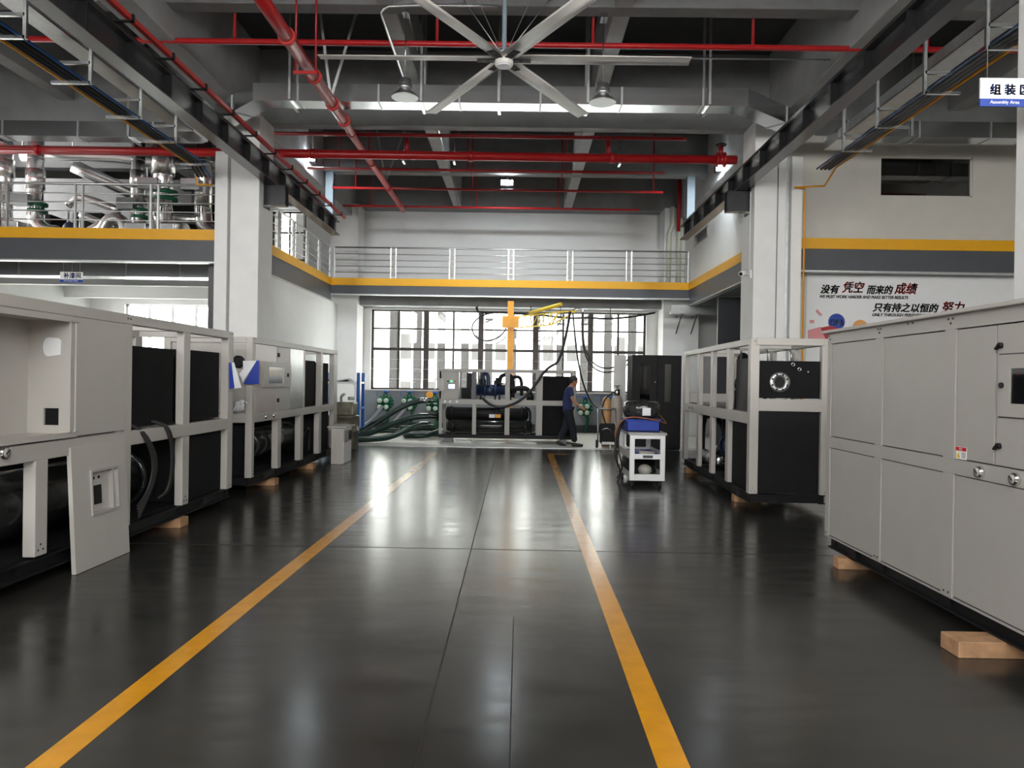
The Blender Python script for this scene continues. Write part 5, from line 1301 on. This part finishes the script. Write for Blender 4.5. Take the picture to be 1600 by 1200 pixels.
riser(-11.5, 16.9, .19, 6.9, 'cut by the left picture edge', sleeve=[(5.9, 6.3)])
riser(-10.78, 16.9, .165, 6.9, 'second from the left picture edge', sleeve=[(5.65, 6.1)], box_at=5.25, green=5.15)
riser(-8.5, 16.9, .14, 6.9, 'slim one left of the two thick ones', sleeve=[(5.7, 6.1)], box_at=5.2, green=5.05)
riser(-7.95, 16.9, .21, 6.9, 'thickest, in the middle of the right group', sleeve=[(6.0, 6.6)], box_at=5.62, green=5.45)
riser(-7.05, 16.9, .18, 6.9, 'closest to the white column', box_at=5.62)
def run(pts, r, lab, m='silver'):
    t = T('clad_pipe', 'silver-clad pipe on the left upper floor, %s' % lab, 'pipe', pts[0], 'silver-clad cross pipes'); MB().tube(pts, r, 16, smooth_path=1).build('tube', M[m], t)
    for p in (pts[0], pts[-1]):
        if p[2] < 5.8 and p[2]-r > ZF+.02: MB().cyl((p[0], p[1], ZF), (p[0], p[1], p[2]-r*.9), .025, 8).build('support', M['galv_dull'], t)
        if p[2] >= 5.8: MB().cyl((p[0], p[1], p[2]+r*.9), (p[0], p[1], 8.0), .015, 8).build('support', M['galv_dull'], t)
run([(-10.1, 17.0, 5.35), (-9.85, 16.95, 5.50), (-9.6, 16.9, 5.48), (-8.9, 16.9, 5.22)], .085, 'upper slanting one behind the middle bay')
run([(-10.0, 17.3, 5.2), (-9.6, 17.3, 5.05), (-9.2, 17.3, 4.9)], .08, 'lower slanting one behind the middle bay')
run([(-9.6, 16.7, 4.62), (-9.3, 16.7, 4.8), (-9.0, 16.75, 5.0)], .10, 'rising from the floor in the middle bay')
run([(-9.15, 16.6, 4.65), (-9.0, 16.6, 4.95), (-8.8, 16.6, 5.0), (-8.65, 16.6, 4.9), (-8.6, 16.6, 4.65)], .13, 'bent like an arch left of the slim riser')
run([(-8.3, 17.4, 5.15), (-7.2, 17.4, 5.15)], .12, 'level one behind the thick risers')
run([(-11.4, 17.4, 6.55), (-9.6, 17.5, 6.62), (-8.2, 17.5, 6.45), (-7.0, 17.5, 6.4)], .15, 'high level one under the red main')
run([(-10.6, 18.0, 6.5), (-9.5, 18.6, 6.0), (-9.25, 18.85, 5.85)], .16, 'slanting back under the ceiling')
for x0, x1, z1, lab in ((-11.1, -10.95, 5.3, 'beside the left risers'), (-10.45, -9.75, 5.35, 'behind the middle bay'), (-8.25, -7.55, 5.55, 'behind the thick risers'), (-7.45, -7.2, 5.6, 'by the riser at the column')):
    t = T('plant_unit', 'black pump cabinet on the left upper floor %s' % lab, 'machine', ((x0+x1)/2, 18.2, ZF), 'black plant cabinets')
    box(x0, 17.75, ZF+.05, x1, 18.6, z1).build('casing', M['black_matte'], t, bev=.02); box(x0, 17.8, ZF, x1, 18.55, ZF+.05).build('plinth', M['galv_dull'], t)
t = T('circulation_pump', 'dark blue round pump on the left upper floor in the middle bay', 'pump', (-9.75, 16.5, ZF))
MB().lathe([(.04, -.12), (.11, -.1), (.15, -.06), (.15, .06), (.11, .1), (.04, .12)], (-9.75, 16.5, ZF+.2), (0, 1, 0), 20).build('casing', M['navy_motor'], t)
box(-9.87, 16.42, ZF, -9.63, 16.6, ZF+.08).build('foot', M['navy_motor'], t)
for x0, x1, lab in ((-11.1, -10.6, 'by the left risers'), (-8.35, -7.9, 'below the thick riser'), (-7.6, -7.3, 'between the right-hand risers')):
    tag(box(x0, 16.05, ZF, x1, 16.35, ZF+.28).build('clad_box', M['galv'], bev=.02), 'low silver box on the left upper floor %s' % lab, 'box', 'low silver boxes')

# ================================================================ THE WORKER
PXC, PYC = 1.22, 19.02
Pn = T('person', 'worker in navy t-shirt and dark trousers walking right, right arm reaching forward', 'person', (PXC, PYC, 0))
def skin_body(name, verts, edges, radii, m, root=0, sub=2):
    me = bpy.data.meshes.new(name); me.from_pydata([tuple(v) for v in verts], edges, []); o = bpy.data.objects.new(name, me); COL.objects.link(o)
    sk = o.modifiers.new('skin', 'SKIN'); sk.use_smooth_shade = True
    for i, r in enumerate(radii):
        r = r if isinstance(r, tuple) else (r, r); me.skin_vertices[0].data[i].radius = r; me.skin_vertices[0].data[i].use_root = (i == root)
    s = o.modifiers.new('sub', 'SUBSURF'); s.levels = sub; s.render_levels = sub
    dg = bpy.context.evaluated_depsgraph_get(); m2 = bpy.data.meshes.new_from_object(o.evaluated_get(dg)); bpy.data.objects.remove(o); bpy.data.meshes.remove(me)
    m2.name = name; m2.materials.clear(); m2.materials.append(m)
    for p in m2.polygons: p.use_smooth = True; p.material_index = 0
    ob = bpy.data.objects.new(name, m2); COL.objects.link(ob); ob.parent = Pn; WO[ob.name] = WO[Pn.name]
    return ob
# local frame: +x is the walking direction, y away from the camera (his left side), z up
hip = Vector((-.02, 0, .90))
R_ = -1  # his right side faces the camera
body_v = [hip, (-.03, 0, 1.08), (-.02, 0, 1.26), (.02, 0, 1.41), (.055, 0, 1.49), (.085, 0, 1.56),      # 0-5 spine, neck
          (.02, -.17, 1.40), (.09, -.22, 1.14), (.30, -.20, .965),                                        # 6-8 right arm
          (.01, .17, 1.40), (-.09, .22, 1.14), (-.02, .22, .90),                                          # 9-11 left arm
          (.0, -.09, .86), (.10, -.09, .48), (.17, -.10, .09), (.02, .09, .86), (-.06, .09, .48), (-.22, .10, .13)]  # legs
body_e = [(0, 1), (1, 2), (2, 3), (3, 4), (4, 5), (3, 6), (6, 7), (7, 8), (3, 9), (9, 10), (10, 11), (0, 12), (12, 13), (13, 14), (0, 15), (15, 16), (16, 17)]
body_r = [(.09, .09), (.085, .08), (.09, .08), (.07, .07), .05, .05, .05, .043, .028, .05, .043, .028, .06, .045, .038, .06, .045, .038]
skin_body('body', body_v, body_e, body_r, M['skin'])
# clothing
sh_v = [(-.02, 0, .76), (-.03, 0, .98), (-.035, 0, 1.12), (-.02, 0, 1.27), (.02, 0, 1.40), (.045, 0, 1.455), (.02, -.17, 1.40), (.06, -.21, 1.22), (.01, .17, 1.40), (-.05, .21, 1.22)]
skin_body('t_shirt', sh_v, [(0, 1), (1, 2), (2, 3), (3, 4), (4, 5), (4, 6), (6, 7), (4, 8), (8, 9)], [(.145, .13), (.148, .13), (.15, .125), (.165, .13), (.13, .11), .072, .082, .072, .082, .072], M['navy_shirt'])
tr_v = [(-.02, 0, 1.02), (.0, -.09, .84), (.10, -.09, .48), (.155, -.10, .10), (.02, .09, .84), (-.06, .09, .48), (-.205, .10, .14)]
skin_body('trousers', tr_v, [(0, 1), (1, 2), (2, 3), (0, 4), (4, 5), (5, 6)], [(.135, .12), .112, .092, .082, .112, .088, .08], M['trousers'])
for s_, c, tl in ((-1, (.17, -.10, .045), 0.0), (1, (-.21, .10, .06), .35)):
    mb = MB(); mb.tube([(-.09, 0, .0), (-.05, 0, .005), (.03, 0, .0), (.12, 0, -.008), (.19, 0, -.015)], lambda u: .048*(1-.4*abs(u-.35)), 12)
    mb.xf(Matrix.Translation(Vector(c)+WO[Pn.name]) @ Matrix.Rotation(tl, 4, 'Y')); mb.build('shoe', M['shoe'], Pn)
# head
HC = Vector((.115, 0, 1.615))
mb = MB(); mb.ball((0, 0, 0), .105, sc=(.95, .78, 1.12), seg=24)
for v in mb.bm.verts:
    if v.co.x > .03 and v.co.z < 0: v.co.x += .012*(-v.co.z/.1); v.co.y *= .86
mb.ball((.096, 0, -.016), .016, sc=(1.3, .75, 1.7), seg=10)            # nose
mb.ball((.052, 0, -.092), .038, sc=(1, 1.0, .8), seg=12)               # chin
mb.ball((.04, 0, -.06), .062, sc=(.9, .95, .9), seg=14)                # jaw
mb.ball((.086, 0, -.058), .013, sc=(.9, 1.8, .6), seg=10)              # lips
mb.cyl((-.02, 0, -.16), (-.01, 0, -.04), .052, 14)                     # neck
for s_ in (-1, 1):
    mb.ball((-.005, s_*.083, -.015), .026, sc=(.8, .4, 1.25), seg=10)  # ears
    mb.ball((.083, s_*.032, .018), .013, sc=(.8, 1.1, .8), seg=10)     # eye
HM = Matrix.Translation(HC+WO[Pn.name]) @ Matrix.Rotation(.18, 4, 'Y') @ Matrix.Rotation(.12, 4, 'Z')
hd = mb.xf(HM).build('head', M['skin'], Pn)
rm = hd.modifiers.new('remesh', 'REMESH'); rm.mode = 'VOXEL'; rm.voxel_size = .007; rm.use_smooth_shade = True
smo = hd.modifiers.new('smooth', 'SMOOTH'); smo.iterations = 3
mb = MB(); mb.ball((-.012, 0, .022), .112, sc=(.97, .80, 1.05), seg=24)
bmesh.ops.bisect_plane(mb.bm, geom=mb.bm.verts[:]+mb.bm.edges[:]+mb.bm.faces[:], plane_co=(.045, 0, .02), plane_no=(.75, 0, -.66), clear_outer=True)
mb.xf(HM).build('hair', M['hair'], Pn)
mb = MB()
for s_ in (-1, 1): mb.ball((.094, s_*.032, .018), .006, seg=8)
mb.xf(HM).build('eyes', M['black'], Pn)
def hand(W_, aim, side, reach):
    """palm with four bent fingers and a thumb, as one continuous mesh per digit rooted in the palm"""
    W_ = Vector(W_)+WO[Pn.name]; d = Vector(aim).normalized(); u = Vector((0, side, 0)); u = (u-d*u.dot(d)).normalized(); n = d.cross(u)
    mb = MB(); mb.tube([W_-d*.02, W_+d*.03, W_+d*.075, W_+d*.095], lambda t_: .027+.012*math.sin(t_*PI), 12)
    for i, ln in enumerate((.068, .078, .072, .055)):
        b = W_+d*.085+u*(-.030+.02*i)
        mb.tube([b-d*.02, b+d*ln*.45-n*.004, b+d*ln*.8-n*(.012+reach), b+d*ln-n*(.028+reach*1.6)], lambda t_: .0095-.002*t_, 8, smooth_path=1)
    b = W_+d*.03-u*.025
    mb.tube([b, b+d*.025-u*.025-n*.008, b+d*.055-u*.03-n*.02], lambda t_: .011-.002*t_, 8, smooth_path=1)
    mb.build('hand', M['skin'], Pn)
hand((.30, -.20, .965), (.21, .02, -.12), -1, .004)
hand((-.02, .22, .90), (.05, 0, -.2), 1, .012)
